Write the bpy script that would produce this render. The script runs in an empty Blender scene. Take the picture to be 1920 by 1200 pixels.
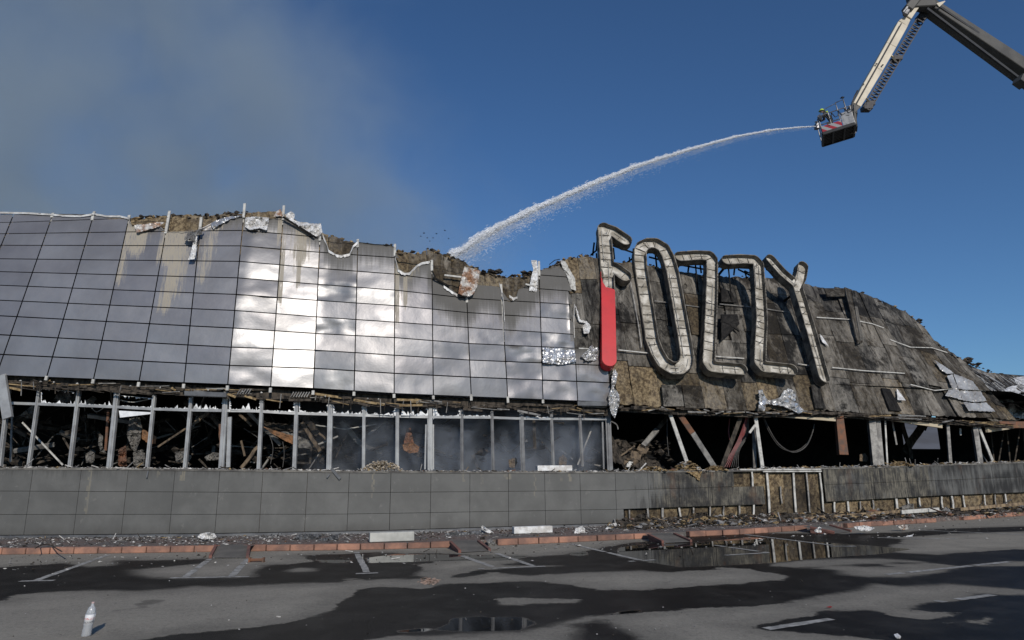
import bpy, bmesh, math, random
import numpy as np
from mathutils import Vector, Matrix, noise
from mathutils.geometry import delaunay_2d_cdt
random.seed(7)
SC = bpy.context.scene
COL = SC.collection
R = math.radians

# ------------------------------------------------------------------ camera
EYE = 1.6
PITCH = math.atan(288 / 1280); ROLL = R(0.5)
fw = Vector((0, math.cos(PITCH), math.sin(PITCH)))
u0 = Vector((0, -math.sin(PITCH), math.cos(PITCH))); r0 = Vector((1, 0, 0))
rt = r0 * math.cos(ROLL) - u0 * math.sin(ROLL)
up = u0 * math.cos(ROLL) + r0 * math.sin(ROLL)
ORG = Vector((0, 0, EYE))
cam = bpy.data.cameras.new('camera'); cam.lens = 24; cam.sensor_width = 36
cam.clip_start = 0.05; cam.clip_end = 20000
camo = bpy.data.objects.new('camera', cam); COL.objects.link(camo)
m = Matrix((rt, up, -fw)).transposed().to_4x4(); m.translation = ORG
camo.matrix_world = m
SC.camera = camo
# ------------------------------------------------------------------ sky, sun, exposure
SUN_EL, SUN_AZ = R(27), R(162)          # azimuth clockwise from +Y
world = bpy.data.worlds.new('World'); SC.world = world; world.use_nodes = True
wn = world.node_tree; wn.nodes.clear()
sky = wn.nodes.new('ShaderNodeTexSky'); sky.sky_type = 'NISHITA'; sky.sun_disc = False
sky.sun_elevation = SUN_EL; sky.sun_rotation = SUN_AZ
sky.air_density = 1.0; sky.dust_density = 0.2; sky.ozone_density = 4.0; sky.altitude = 200
bg = wn.nodes.new('ShaderNodeBackground'); bg.inputs[1].default_value = 0.07
wo = wn.nodes.new('ShaderNodeOutputWorld')
tint = wn.nodes.new('ShaderNodeMix'); tint.data_type = 'RGBA'; tint.blend_type = 'MULTIPLY'; tint.inputs[0].default_value = 1
tint.inputs[7].default_value = (.72, .97, 1.19, 1)
wn.links.new(sky.outputs[0], tint.inputs[6]); wn.links.new(tint.outputs[2], bg.inputs[0]); wn.links.new(bg.outputs[0], wo.inputs[0])
sl = bpy.data.lights.new('sun', 'SUN'); sl.energy = 3.0; sl.angle = R(0.5); sl.color = (1, 0.93, 0.84)
so = bpy.data.objects.new('sun', sl); COL.objects.link(so)
SUN = Vector((math.sin(SUN_AZ) * math.cos(SUN_EL), math.cos(SUN_AZ) * math.cos(SUN_EL), math.sin(SUN_EL)))
so.rotation_euler = (-SUN).to_track_quat('-Z', 'Y').to_euler(); so.location = SUN * 60
SC.view_settings.view_transform = 'Standard'; SC.view_settings.look = 'None'
SC.view_settings.exposure = 0; SC.view_settings.gamma = 1
SC.render.engine = 'CYCLES'
SC.cycles.volume_step_rate = 1.0; SC.cycles.volume_max_steps = 128
SC.cycles.max_bounces = 6; SC.cycles.transparent_max_bounces = 24; SC.cycles.volume_bounces = 1
SC.cycles.sample_clamp_indirect = 4

# ------------------------------------------------------------------ geometry of the place
def ray(x, y): return fw * 1280 + rt * (x - 960) - up * (y - 600)
def P(x, y, Y):                       # point of a sight line at depth Y
    d = ray(x, y); return ORG + d * (Y / d.y)
def PZ(x, y, z=0.0):                  # point of a sight line at height z
    d = ray(x, y); return ORG + d * ((z - EYE) / d.z)
def ip(x, pts):
    if x <= pts[0][0]: return pts[0][1]
    for (a, b), (c, d) in zip(pts, pts[1:]):
        if x <= c: return b + (d - b) * (x - a) / (c - a)
    return pts[-1][1]
BASE = [(-60, 18.0), (-7.5, 18.0), (-5.42, 18.62), (-4.33, 18.73), (-3.28, 18.90), (3.05, 21.67), (8.9, 23.5), (20.5, 27.5), (45, 52)]
WALL = [(-60, 18.0), (-7.5, 17.9), (-3.3, 18.4), (3.0, 20.3), (8.9, 22.5), (20.5, 27.0), (45, 51)]
ZS = [(-14, 4.25), (-7.5, 4.0), (-3.3, 3.86), (3.1, 3.9), (9, 3.57), (20, 3.64)]
LA = [(-14, .03), (3, .03), (9, .22), (16, .4), (20, .5)]
LB = [(3, .038), (10, .05), (20, .06)]
def gc(X, Z): 
    dz = max(Z - ip(X, ZS), -3); q = max(dz, 0)
    return ip(X, BASE) + ip(X, LA) * q + ip(X, LB) * q * q
def gw(X, Z): return ip(X, WALL)
def gi(X, Z): return ip(X, BASE) + .25 + .05 * (Z - 1.8)
def S(x, y, g=gc, off=0.0):           # where a sight line meets a surface moved off metres to the street
    d = ray(x, y); d = d / d.y
    lo, hi = 5.0, 60.0
    for _ in range(26):
        t = (lo + hi) / 2; X = d.x * t; Z = EYE + d.z * t
        if t - (g(X, Z) - off) < 0: lo = t
        else: hi = t
    t = (lo + hi) / 2
    return ORG + d * t
def nrm(x, y, g=gc):
    a = S(x, y, g); b = S(x + 3, y, g); c = S(x, y - 3, g)
    n = (b - a).cross(c - a).normalized()
    return n if n.y < 0 else -n

# ------------------------------------------------------------------ object helpers
def tag(o, label=None, cat=None, group=None, kind=None):
    if label: o['label'] = label
    if cat: o['category'] = cat
    if group: o['group'] = group
    if kind: o['kind'] = kind
    return o
def empty(name, loc, label=None, cat=None, group=None):
    o = bpy.data.objects.new(name, None); COL.objects.link(o); o.location = loc; o.empty_display_size = .2
    return tag(o, label, cat, group)
class MB:
    def __init__(s): s.v = []; s.f = []; s.m = []; s.c = []; s.uv = []
    def poly(s, pts, mi=0, col=(0, 0, 0), uv=None):
        n = len(s.v); s.v += [tuple(p) for p in pts]; s.f.append(tuple(range(n, n + len(pts))))
        s.m.append(mi); s.c.append(col); s.uv.append(uv or [(0, 0)] * len(pts)); return s
    def grid(s, fn, nu, nv, mi=0, col=(0, 0, 0), colfn=None, uvfn=None):
        n = len(s.v)
        for j in range(nv + 1):
            for i in range(nu + 1): s.v.append(tuple(fn(i / nu, j / nv)))
        for j in range(nv):
            for i in range(nu):
                a = n + j * (nu + 1) + i
                s.f.append((a, a + 1, a + nu + 2, a + nu + 1)); s.m.append(mi)
                s.c.append(colfn((i + .5) / nu, (j + .5) / nv) if colfn else col)
                q = [(i / nu, j / nv), ((i + 1) / nu, j / nv), ((i + 1) / nu, (j + 1) / nv), (i / nu, (j + 1) / nv)]
                s.uv.append([uvfn(*t) for t in q] if uvfn else q)
        return s
    def bar(s, a, b, w, h=None, mi=0, col=(0, 0, 0), side=None, w2=None):
        a, b = Vector(a), Vector(b); h = w if h is None else h; w2 = w if w2 is None else w2
        d = (b - a).normalized(); side = Vector(side) if side else Vector((1, 0, 0))
        x = side - d * side.dot(d)
        if x.length < .05: x = Vector((0, 1, 0)) - d * d.y
        x.normalize(); z = d.cross(x)
        P8 = [p + x * (sx * k / 2) + z * (sz * h * k / w / 2) for p, k in ((a, w), (b, w2)) for sx, sz in ((-1, -1), (1, -1), (1, 1), (-1, 1))]
        n = len(s.v); s.v += [tuple(p) for p in P8]
        for f in ((0, 1, 2, 3), (7, 6, 5, 4), (0, 4, 5, 1), (1, 5, 6, 2), (2, 6, 7, 3), (3, 7, 4, 0)):
            s.f.append(tuple(n + i for i in f)); s.m.append(mi); s.c.append(col); s.uv.append([(0, 0), (1, 0), (1, 1), (0, 1)])
        return s
    def tube(s, pts, r, mi=0, col=(0, 0, 0), n=6):
        pts = [Vector(p) for p in pts]; k0 = len(s.v)
        for i, p in enumerate(pts):
            d = (pts[min(i + 1, len(pts) - 1)] - pts[max(i - 1, 0)]).normalized()
            x = d.cross(Vector((.31, .22, .92))).normalized(); y = d.cross(x)
            rr = r[i] if isinstance(r, (list, tuple)) else r
            for j in range(n):
                t = 2 * math.pi * j / n; s.v.append(tuple(p + x * math.cos(t) * rr + y * math.sin(t) * rr))
        for i in range(len(pts) - 1):
            for j in range(n):
                s.f.append((k0 + i * n + j, k0 + i * n + (j + 1) % n, k0 + (i + 1) * n + (j + 1) % n, k0 + (i + 1) * n + j))
                s.m.append(mi); s.c.append(col); s.uv.append([(0, 0)] * 4)
        for base in (k0, k0 + (len(pts) - 1) * n):
            s.f.append(tuple(base + j for j in range(n))); s.m.append(mi); s.c.append(col); s.uv.append([(0, 0)] * n)
        return s
    def box(s, c, sx, sy, sz, rz=0, mi=0, col=(0, 0, 0), tilt=0):
        c = Vector(c); M = Matrix.Rotation(rz, 3, 'Z') @ Matrix.Rotation(tilt, 3, 'X')
        d = M @ Vector((0, 0, sz / 2)); return s.bar(c - d, c + d, sx, sy, mi, col, side=M @ Vector((1, 0, 0)))
    def chunk(s, c, r, mi=0, flat=.6, col=None):
        c = Vector(c); k = len(s.v); q = [random.uniform(.6, 1.3) for _ in range(6)]
        M = Matrix.Rotation(random.uniform(0, 6.3), 3, 'Z') @ Matrix.Rotation(random.uniform(-.5, .5), 3, 'X')
        D = [(1, 0, 0), (0, 1, 0), (-1, 0, 0), (0, -1, 0), (0, 0, 1), (0, 0, -1)]
        for (x, y, z), w in zip(D, q): s.v.append(tuple(c + M @ Vector((x * r * w * 1.3, y * r * w, z * r * w * flat))))
        col = col or (random.random(), random.random(), 0)
        for f in ((0, 1, 4), (1, 2, 4), (2, 3, 4), (3, 0, 4), (1, 0, 5), (2, 1, 5), (3, 2, 5), (0, 3, 5)):
            s.f.append(tuple(k + i for i in f)); s.m.append(mi); s.c.append(col); s.uv.append([(0, 0)] * 3)
        return s
    def pieces(s):
        par = list(range(len(s.v)))
        def find(a):
            while par[a] != a: par[a] = par[par[a]]; a = par[a]
            return a
        for f in s.f:
            for q in f[1:]: par[find(q)] = find(f[0])
        out = {}
        for f, mi, c, uv in zip(s.f, s.m, s.c, s.uv):
            m_ = out.setdefault(find(f[0]), (MB(), {}))
            for q in f:
                if q not in m_[1]: m_[1][q] = len(m_[0].v); m_[0].v.append(s.v[q])
            m_[0].f.append(tuple(m_[1][q] for q in f)); m_[0].m.append(mi); m_[0].c.append(c); m_[0].uv.append(uv)
        return [m_[0] for m_ in out.values()]
    def build(s, name, mats, parent=None, smooth=False, origin=None, solid=0, merge=0, bevel=0):
        me = bpy.data.meshes.new(name)
        if origin is None:
            if parent is None and s.v:
                a = np.array(s.v); origin = (float(a[:, 0].mean()), float(a[:, 1].mean()), float(a[:, 2].min()))
            else: origin = tuple(parent.location if parent.type == 'EMPTY' else parent.parent.location) if parent is not None else (0, 0, 0)
        ox, oy, oz = origin
        me.from_pydata([(x - ox, y - oy, z - oz) for x, y, z in s.v], [], s.f)
        for mt in (mats if isinstance(mats, (list, tuple)) else [mats]): me.materials.append(mt)
        me.polygons.foreach_set('material_index', s.m)
        ca = me.color_attributes.new('tone', 'FLOAT_COLOR', 'CORNER'); ul = me.uv_layers.new(name='UVMap')
        cols = []; uvs = []
        for f, c, q in zip(s.f, s.c, s.uv):
            cols += [c[0], c[1], c[2], 1] * len(f)
            for t in q: uvs += [t[0], t[1]]
        ca.data.foreach_set('color', cols); ul.data.foreach_set('uv', uvs)
        if smooth: me.polygons.foreach_set('use_smooth', [True] * len(s.f))
        me.validate(); me.update()
        o = bpy.data.objects.new(name, me); COL.objects.link(o)
        if parent is not None:
            o.parent = parent
            if parent.type != 'EMPTY': o.location = (0, 0, 0)
        else: o.location = origin
        if merge:
            b = bmesh.new(); b.from_mesh(me); bmesh.ops.remove_doubles(b, verts=b.verts, dist=merge); b.to_mesh(me); b.free()
        if solid:
            md = o.modifiers.new('s', 'SOLIDIFY'); md.thickness = solid; md.offset = 0
        if bevel:
            md = o.modifiers.new('b', 'BEVEL'); md.width = bevel; md.segments = 1; md.limit_method = 'ANGLE'
        return o

# ------------------------------------------------------------------ materials
def nodes(name):
    mt = bpy.data.materials.new(name); mt.use_nodes = True
    nt = mt.node_tree; b = nt.nodes['Principled BSDF']; return mt, nt, b
class NT:
    def __init__(s, nt): s.nt = nt
    def n(s, t, **k):
        o = s.nt.nodes.new(t)
        for a, v in k.items(): setattr(o, a, v)
        return o
    def l(s, a, b): s.nt.links.new(a, b)
    def noise(s, vec, scale, detail=5, rough=.6, dist=0):
        o = s.n('ShaderNodeTexNoise'); o.inputs['Scale'].default_value = scale; o.inputs['Detail'].default_value = detail
        o.inputs['Roughness'].default_value = rough; o.inputs['Distortion'].default_value = dist
        if vec is not None: s.l(vec, o.inputs['Vector'])
        return o.outputs['Fac']
    def mp(s, vec, sc=(1, 1, 1), rot=(0, 0, 0)):
        o = s.n('ShaderNodeMapping'); o.inputs['Scale'].default_value = sc; o.inputs['Rotation'].default_value = rot; s.l(vec, o.inputs['Vector']); return o.outputs[0]
    def ramp(s, fac, a, b, c0=0, c1=1):
        o = s.n('ShaderNodeMapRange'); o.interpolation_type = 'SMOOTHSTEP'
        for i, v in ((1, a), (2, b), (3, c0), (4, c1)): o.inputs[i].default_value = v
        s.l(fac, o.inputs[0]); return o.outputs[0]
    def mix(s, fac, a, b):
        o = s.n('ShaderNodeMix', data_type='RGBA')
        for i, v in ((0, fac), (6, a), (7, b)):
            if isinstance(v, (int, float)): o.inputs[i].default_value = v
            elif isinstance(v, tuple): o.inputs[i].default_value = (*v[:3], 1)
            else: s.l(v, o.inputs[i])
        return o.outputs[2]
    def math(s, op, a, b=0.0, clamp=False):
        o = s.n('ShaderNodeMath', operation=op, use_clamp=clamp)
        for i, v in ((0, a), (1, b)):
            if isinstance(v, (int, float)): o.inputs[i].default_value = v
            else: s.l(v, o.inputs[i])
        return o.outputs[0]
    def bump(s, h, strength=.3, dist=.02):
        o = s.n('ShaderNodeBump'); o.inputs['Strength'].default_value = strength; o.inputs['Distance'].default_value = dist
        s.l(h, o.inputs['Height']); return o.outputs[0]
    def tone(s):
        a = s.n('ShaderNodeAttribute', attribute_name='tone'); q = s.n('ShaderNodeSeparateColor'); s.l(a.outputs['Color'], q.inputs[0]); return q.outputs
def simple(name, c0, c1=None, rough=.8, metal=0, scale=4, bump=.2, lo=.35, hi=.65, stretch=(1, 1, 1), spec=.5, tonemix=0):
    mt, nt, b = nodes(name); N = NT(nt)
    tc = N.n('ShaderNodeTexCoord').outputs['Object']; v = N.mp(tc, stretch)
    f = N.ramp(N.noise(v, scale), lo, hi)
    c1 = c1 or tuple(x * .7 for x in c0)
    c = N.mix(f, c0, c1)
    if tonemix: c = N.mix(N.math('MULTIPLY', N.tone()[0], tonemix), c, tuple(x * .3 for x in c1))
    N.l(c, b.inputs['Base Color']); b.inputs['Roughness'].default_value = rough; b.inputs['Metallic'].default_value = metal
    b.inputs['Specular IOR Level'].default_value = spec
    if bump: N.l(N.bump(N.noise(v, scale * 5, 6), bump, .02), b.inputs['Normal'])
    return mt

def mk_clad():
    mt, nt, b = nodes('brushed_metal_panel'); N = NT(nt)
    t = N.tone(); uv = N.n('ShaderNodeUVMap').outputs[0]
    oc = N.n('ShaderNodeTexCoord').outputs['Object']
    streak = N.noise(N.mp(uv, (11, .8, 1)), 1, 8, .75)
    fine = N.noise(N.mp(uv, (40, 3, 1)), 1, 4, .7)
    spl = N.noise(N.mp(uv, (16, 7, 1), (0, 0, .3)), 1.6, 5, .8)
    base = N.mix(N.ramp(N.noise(oc, .8, 3), .3, .7), (.40, .395, .39), (.30, .295, .29))
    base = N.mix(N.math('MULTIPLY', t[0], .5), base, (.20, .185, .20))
    soot = N.math('MULTIPLY', N.ramp(N.math('ADD', N.math('MULTIPLY', streak, .7), N.math('MULTIPLY', t[2], .62)), .45, .98), .9)
    base = N.mix(soot, base, (.10, .095, .085))
    tan = N.math('MULTIPLY', N.ramp(N.math('ADD', N.math('ADD', N.math('MULTIPLY', streak, .62), N.math('MULTIPLY', fine, .35)), N.math('MULTIPLY', t[1], .58)), .68, .88), .9)
    speck = N.math('MULTIPLY', N.ramp(spl, .66, .72), .45)
    tan2 = N.math('MAXIMUM', N.math('MULTIPLY', tan, N.ramp(fine, .25, .55)), speck)
    base = N.mix(tan2, base, (.36, .32, .25))
    N.l(base, b.inputs['Base Color'])
    dirt = N.math('MAXIMUM', tan2, soot)
    N.l(N.ramp(dirt, 0, 1, .66, .1), b.inputs['Metallic'])
    N.l(N.math('ADD', N.ramp(dirt, 0, 1, .39, .78), N.math('MULTIPLY', N.noise(oc, 3, 4), .12)), b.inputs['Roughness'])
    N.l(N.bump(N.math('ADD', N.noise(oc, 2.2, 4), N.math('MULTIPLY', N.noise(oc, 7, 3), .25)), .16, .05), b.inputs['Normal'])
    return mt
def mk_board():
    mt, nt, b = nodes('scorched_insulation_board'); N = NT(nt)
    t = N.tone(); uv = N.n('ShaderNodeUVMap').outputs[0]; oc = N.n('ShaderNodeTexCoord').outputs['Object']
    s1 = N.noise(N.mp(uv, (1.9, .62, 1)), 1, 9, .76, .5); s2 = N.noise(N.mp(uv, (7, 2.0, 1)), 1, 8, .78, .6); blot = N.noise(oc, .9, 6, .65); fine = N.noise(oc, 9, 6, .7)
    f = N.math('ADD', N.math('MULTIPLY', s1, .8), N.math('ADD', N.math('MULTIPLY', s2, .45), N.math('MULTIPLY', t[0], .13)))
    dark = N.mix(N.ramp(f, .53, .95), (.013, .0125, .012), (.34, .315, .275))
    dark = N.mix(N.math('MULTIPLY', N.ramp(blot, .55, .72), .45), dark, (.075, .060, .046))
    dark = N.mix(N.math('MULTIPLY', N.ramp(N.math('ADD', N.math('MULTIPLY', s2, .6), N.math('MULTIPLY', fine, .4)), .56, .68), .55), dark, (.33, .32, .30)); dark = N.mix(N.math('MULTIPLY', N.ramp(N.noise(N.mp(uv, (2.6, .62, 1), (0, 0, .05)), 1.0, 9, .78, .8), .53, .62), .92), dark, (.012, .012, .012))
    patch = N.math('MULTIPLY', N.ramp(N.math('ADD', N.noise(oc, .55, 7, .7), N.math('MULTIPLY', N.math('SUBTRACT', s2, .5), .35)), .50, .60), .85); dark = N.mix(patch, dark, N.mix(N.ramp(s2, .55, .75), (.014, .0135, .013), (.07, .066, .06)))
    wool = N.mix(N.ramp(fine, .38, .62), (.38, .29, .17), (.10, .07, .042))
    patch = N.math('MULTIPLY', N.ramp(N.math('ADD', N.noise(oc, .55, 7, .7), N.math('MULTIPLY', N.math('SUBTRACT', s2, .5), .35)), .50, .60), .85); dark = N.mix(patch, dark, N.mix(N.ramp(s2, .55, .75), (.014, .0135, .013), (.07, .066, .06)))
    wool = N.mix(N.math('MULTIPLY', N.ramp(blot, .55, .7), .7), wool, (.04, .032, .026))
    c = N.mix(t[1], dark, wool)
    c = N.mix(N.math('MULTIPLY', t[2], .85), c, (.015, .014, .014))
    N.l(c, b.inputs['Base Color']); b.inputs['Roughness'].default_value = .92; b.inputs['Specular IOR Level'].default_value = .2
    h = N.math('ADD', N.math('MULTIPLY', s2, 1.0), N.math('MULTIPLY', fine, .5))
    N.l(N.bump(h, 1.0, .09), b.inputs['Normal'])
    return mt
def mk_wall():
    mt, nt, b = nodes('grey_cement_panel'); N = NT(nt)
    t = N.tone(); uv = N.n('ShaderNodeUVMap').outputs[0]; oc = N.n('ShaderNodeTexCoord').outputs['Object']
    cl = N.noise(oc, 1.3, 5, .6); fine = N.noise(oc, 30, 4)
    c = N.mix(N.ramp(cl, .35, .65), (.143, .143, .136), (.108, .108, .103))
    c = N.mix(N.math('MULTIPLY', t[0], .65), c, (.095, .096, .092)); zz = N.n('ShaderNodeSeparateXYZ'); N.l(uv, zz.inputs[0]); gr = N.math('MULTIPLY', N.ramp(N.math('ADD', zz.outputs[1], N.math('MULTIPLY', N.noise(N.mp(uv, (3, 1, 1)), 1, 7, .7), .5)), .75, .35), .6); c = N.mix(gr, c, (.065, .062, .056)); tp = N.math('MULTIPLY', N.ramp(N.math('ADD', zz.outputs[1], N.math('MULTIPLY', N.noise(N.mp(uv, (9, .7, 1)), 1, 7, .7), .9)), 2.05, 2.35), .5); c = N.mix(tp, c, (.05, .048, .045)); c = N.mix(N.math('MULTIPLY', N.ramp(N.noise(N.mp(uv, (4, 3, 1)), 1, 8, .8), .58, .66), .4), c, (.21, .205, .19))
    st = N.noise(N.mp(uv, (19, 1.1, 1)), 1, 9, .78); st2 = N.noise(N.mp(uv, (5, .8, 1)), 1, 6, .7); st3 = N.noise(N.mp(uv, (22, 1.2, 1)), 1.3, 6, .75)
    soot = N.math('MULTIPLY', N.ramp(N.math('ADD', st2, N.math('MULTIPLY', t[2], .62)), .62, .95), 1)
    c = N.mix(soot, c, (.026, .025, .024)); gate = N.ramp(N.noise(oc, 1.1, 5, .7), .38, .62)
    c = N.mix(N.math('MULTIPLY', N.ramp(N.math('ADD', st, N.math('MULTIPLY', t[1], .25)), .63, .78), N.math('MULTIPLY', gate, .75)), c, (.22, .20, .155))
    c = N.mix(N.math('MULTIPLY', N.ramp(N.math('ADD', st3, N.math('MULTIPLY', t[1], .12)), .74, .79), .55), c, (.40, .38, .33)); rs = N.math('MULTIPLY', N.math('MULTIPLY', N.ramp(N.noise(N.mp(uv, (1.1, .5, 1)), 1, 5, .6), .56, .68), t[2]), .55); c = N.mix(rs, c, (.13, .065, .032))
    N.l(c, b.inputs['Base Color']); b.inputs['Roughness'].default_value = .62; b.inputs['Specular IOR Level'].default_value = .3
    N.l(N.bump(N.math('ADD', fine, N.math('MULTIPLY', cl, 3)), .12, .01), b.inputs['Normal'])
    return mt
def mk_asphalt():
    mt, nt, b = nodes('asphalt'); N = NT(nt)
    t = N.tone(); oc = N.n('ShaderNodeTexCoord').outputs['Object']
    a = N.n('ShaderNodeAttribute', attribute_name='wet').outputs['Fac']; pu = N.n('ShaderNodeAttribute', attribute_name='puddle').outputs['Fac']
    n1 = N.noise(oc, 1.6, 7, .65); n2 = N.noise(oc, 7, 5, .7); agg = N.math('ADD', N.math('MULTIPLY', N.noise(oc, 110, 3, .7), .5), N.math('MULTIPLY', N.noise(oc, 28, 4, .75), .5)); big = N.noise(oc, .22, 4, .5)
    edge = N.math('ADD', N.math('MULTIPLY', N.math('SUBTRACT', n1, .5), .55), N.math('MULTIPLY', N.math('SUBTRACT', n2, .5), .12))
    n3 = N.noise(oc, 22, 4, .8); edge = N.math('ADD', edge, N.math('MULTIPLY', N.math('SUBTRACT', n3, .5), .10)); soft = N.ramp(big, .42, .62, .03, .17); wsum = N.math('ADD', a, edge); wet = N.ramp(N.math('DIVIDE', wsum, soft), -1, 1); damp = N.math('MULTIPLY', N.ramp(wsum, -.75, .0), .33)
    dry = N.mix(N.ramp(big, .35, .65), (.29, .27, .225), (.24, .222, .19))
    dry = N.mix(N.ramp(n1, .3, .75), dry, (.20, .187, .16))
    dry = N.mix(N.math('MULTIPLY', N.ramp(agg, .44, .58), .75), dry, (.36, .335, .285)); dry = N.mix(N.math('MULTIPLY', N.ramp(N.noise(oc, 11, 5, .8), .52, .62), .35), dry, (.12, .113, .10))
    tyre = N.ramp(N.noise(N.mp(oc, (.12, 2.2, 1), (0, 0, R(14))), 1, 6, .7), .52, .62); dry = N.mix(N.math('MULTIPLY', tyre, .35), dry, (.30, .275, .235)); stain = N.ramp(N.noise(oc, .9, 3, .5), .66, .72); dry = N.mix(N.math('MULTIPLY', stain, .5), dry, (.045, .043, .04))
    wc = N.mix(N.ramp(n1, .4, .72), (.009, .009, .009), (.030, .029, .027))
    wc = N.mix(N.math('MULTIPLY', N.ramp(agg, .5, .7), .4), wc, (.024, .024, .024))
    dry = N.mix(damp, dry, (.05, .048, .044)); c = N.mix(wet, dry, wc)
    pw = N.ramp(N.math('ADD', pu, N.math('MULTIPLY', edge, .45)), -.02, .03)
    c = N.mix(pw, c, (.012, .012, .012))
    N.l(c, b.inputs['Base Color'])
    r = N.ramp(wet, 0, 1, .9, .42)
    rr = N.n('ShaderNodeMix', data_type='FLOAT'); N.l(pw, rr.inputs[0]); N.l(r, rr.inputs[2]); rr.inputs[3].default_value = .015
    N.l(rr.outputs[0], b.inputs['Roughness']); b.inputs['IOR'].default_value = 1.33; sv = N.n('ShaderNodeMix', data_type='FLOAT'); N.l(pw, sv.inputs[0]); sv.inputs[2].default_value = .12; sv.inputs[3].default_value = .6; N.l(sv.outputs[0], b.inputs['Specular IOR Level'])
    bp = N.n('ShaderNodeBump'); bp.inputs['Distance'].default_value = .006
    N.l(N.math('SUBTRACT', .9, N.math('MULTIPLY', pw, .895)), bp.inputs['Strength']); N.l(N.math('ADD', agg, N.math('MULTIPLY', n2, .6)), bp.inputs['Height'])
    N.l(bp.outputs[0], b.inputs['Normal'])
    return mt
M = {}
M['clad'] = mk_clad(); M['board'] = mk_board(); M['wall'] = mk_wall(); M['asphalt'] = mk_asphalt()
M['mull'] = simple('grey_aluminium', (.42, .425, .42), (.3, .3, .3), .45, .3, 3, .05)
M['mulld'] = simple('sooty_aluminium', (.16, .165, .17), (.1, .1, .105), .5, .3, 3, .05)
M['soot'] = simple('soot_black', (.012, .012, .012), (.02, .019, .018), .95, 0, 2, .4, spec=.1)
M['char'] = simple('charred_timber', (.02, .018, .016), (.09, .075, .06), .9, 0, 3, .5, stretch=(3, 3, 1), spec=.2)
M['wood'] = simple('scorched_timber', (.30, .22, .13), (.10, .07, .045), .8, 0, 3, .4, stretch=(3, 3, 1))
M['beam'] = simple('beige_beam', (.50, .43, .31), (.34, .27, .19), .7, 0, 2, .2, lo=.45, hi=.75)
M['rust'] = simple('rusted_steel', (.22, .10, .055), (.12, .08, .06), .8, .2, 5, .4)
M['steel'] = simple('grey_steel', (.30, .29, .27), (.13, .125, .12), .6, .4, 4, .3)
M['pale'] = simple('pale_painted_steel', (.55, .54, .50), (.28, .27, .25), .6, 0, 6, .2, lo=.4, hi=.7)
M['foil'] = simple('crumpled_foil', (.82, .82, .82), (.55, .54, .52), .32, .75, 5, .6)
M['foilw'] = simple('white_membrane', (.78, .78, .77), (.5, .48, .45), .55, .2, 5, .4)
M['foilr'] = simple('rust_stained_sheet', (.62, .6, .56), (.30, .17, .10), .5, .3, 3, .3, lo=.42, hi=.58)
M['shard'] = simple('white_glass_edge', (.85, .86, .86), (.7, .71, .72), .35, 0, 8, .1)
M['wool'] = simple('mineral_wool', (.36, .27, .15), (.14, .095, .05), .95, 0, 7, .8, spec=.1)
M['plank'] = simple('orange_scorched_board', (.27, .13, .055), (.10, .06, .035), .8, 0, 3, .5)
M['cable'] = simple('dark_red_cable', (.20, .045, .045), (.10, .03, .03), .6)
M['cabled'] = simple('sooty_cable', (.05, .048, .045), (.10, .095, .09), .7)
M['kerb'] = simple('terracotta_kerb', (.44, .225, .15), (.22, .125, .095), .85, 0, 2.2, .5, tonemix=.5)
M['ramp'] = simple('concrete_ramp', (.14, .13, .115), (.10, .095, .085), .85, 0, 3, .3)
M['paint'] = simple('worn_white_paint', (.42, .41, .38), (.22, .215, .20), .8, 0, 9, .2, lo=.35, hi=.6)
M['concrete'] = simple('sooty_concrete', (.20, .19, .17), (.08, .075, .07), .9, 0, 3, .5)
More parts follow.
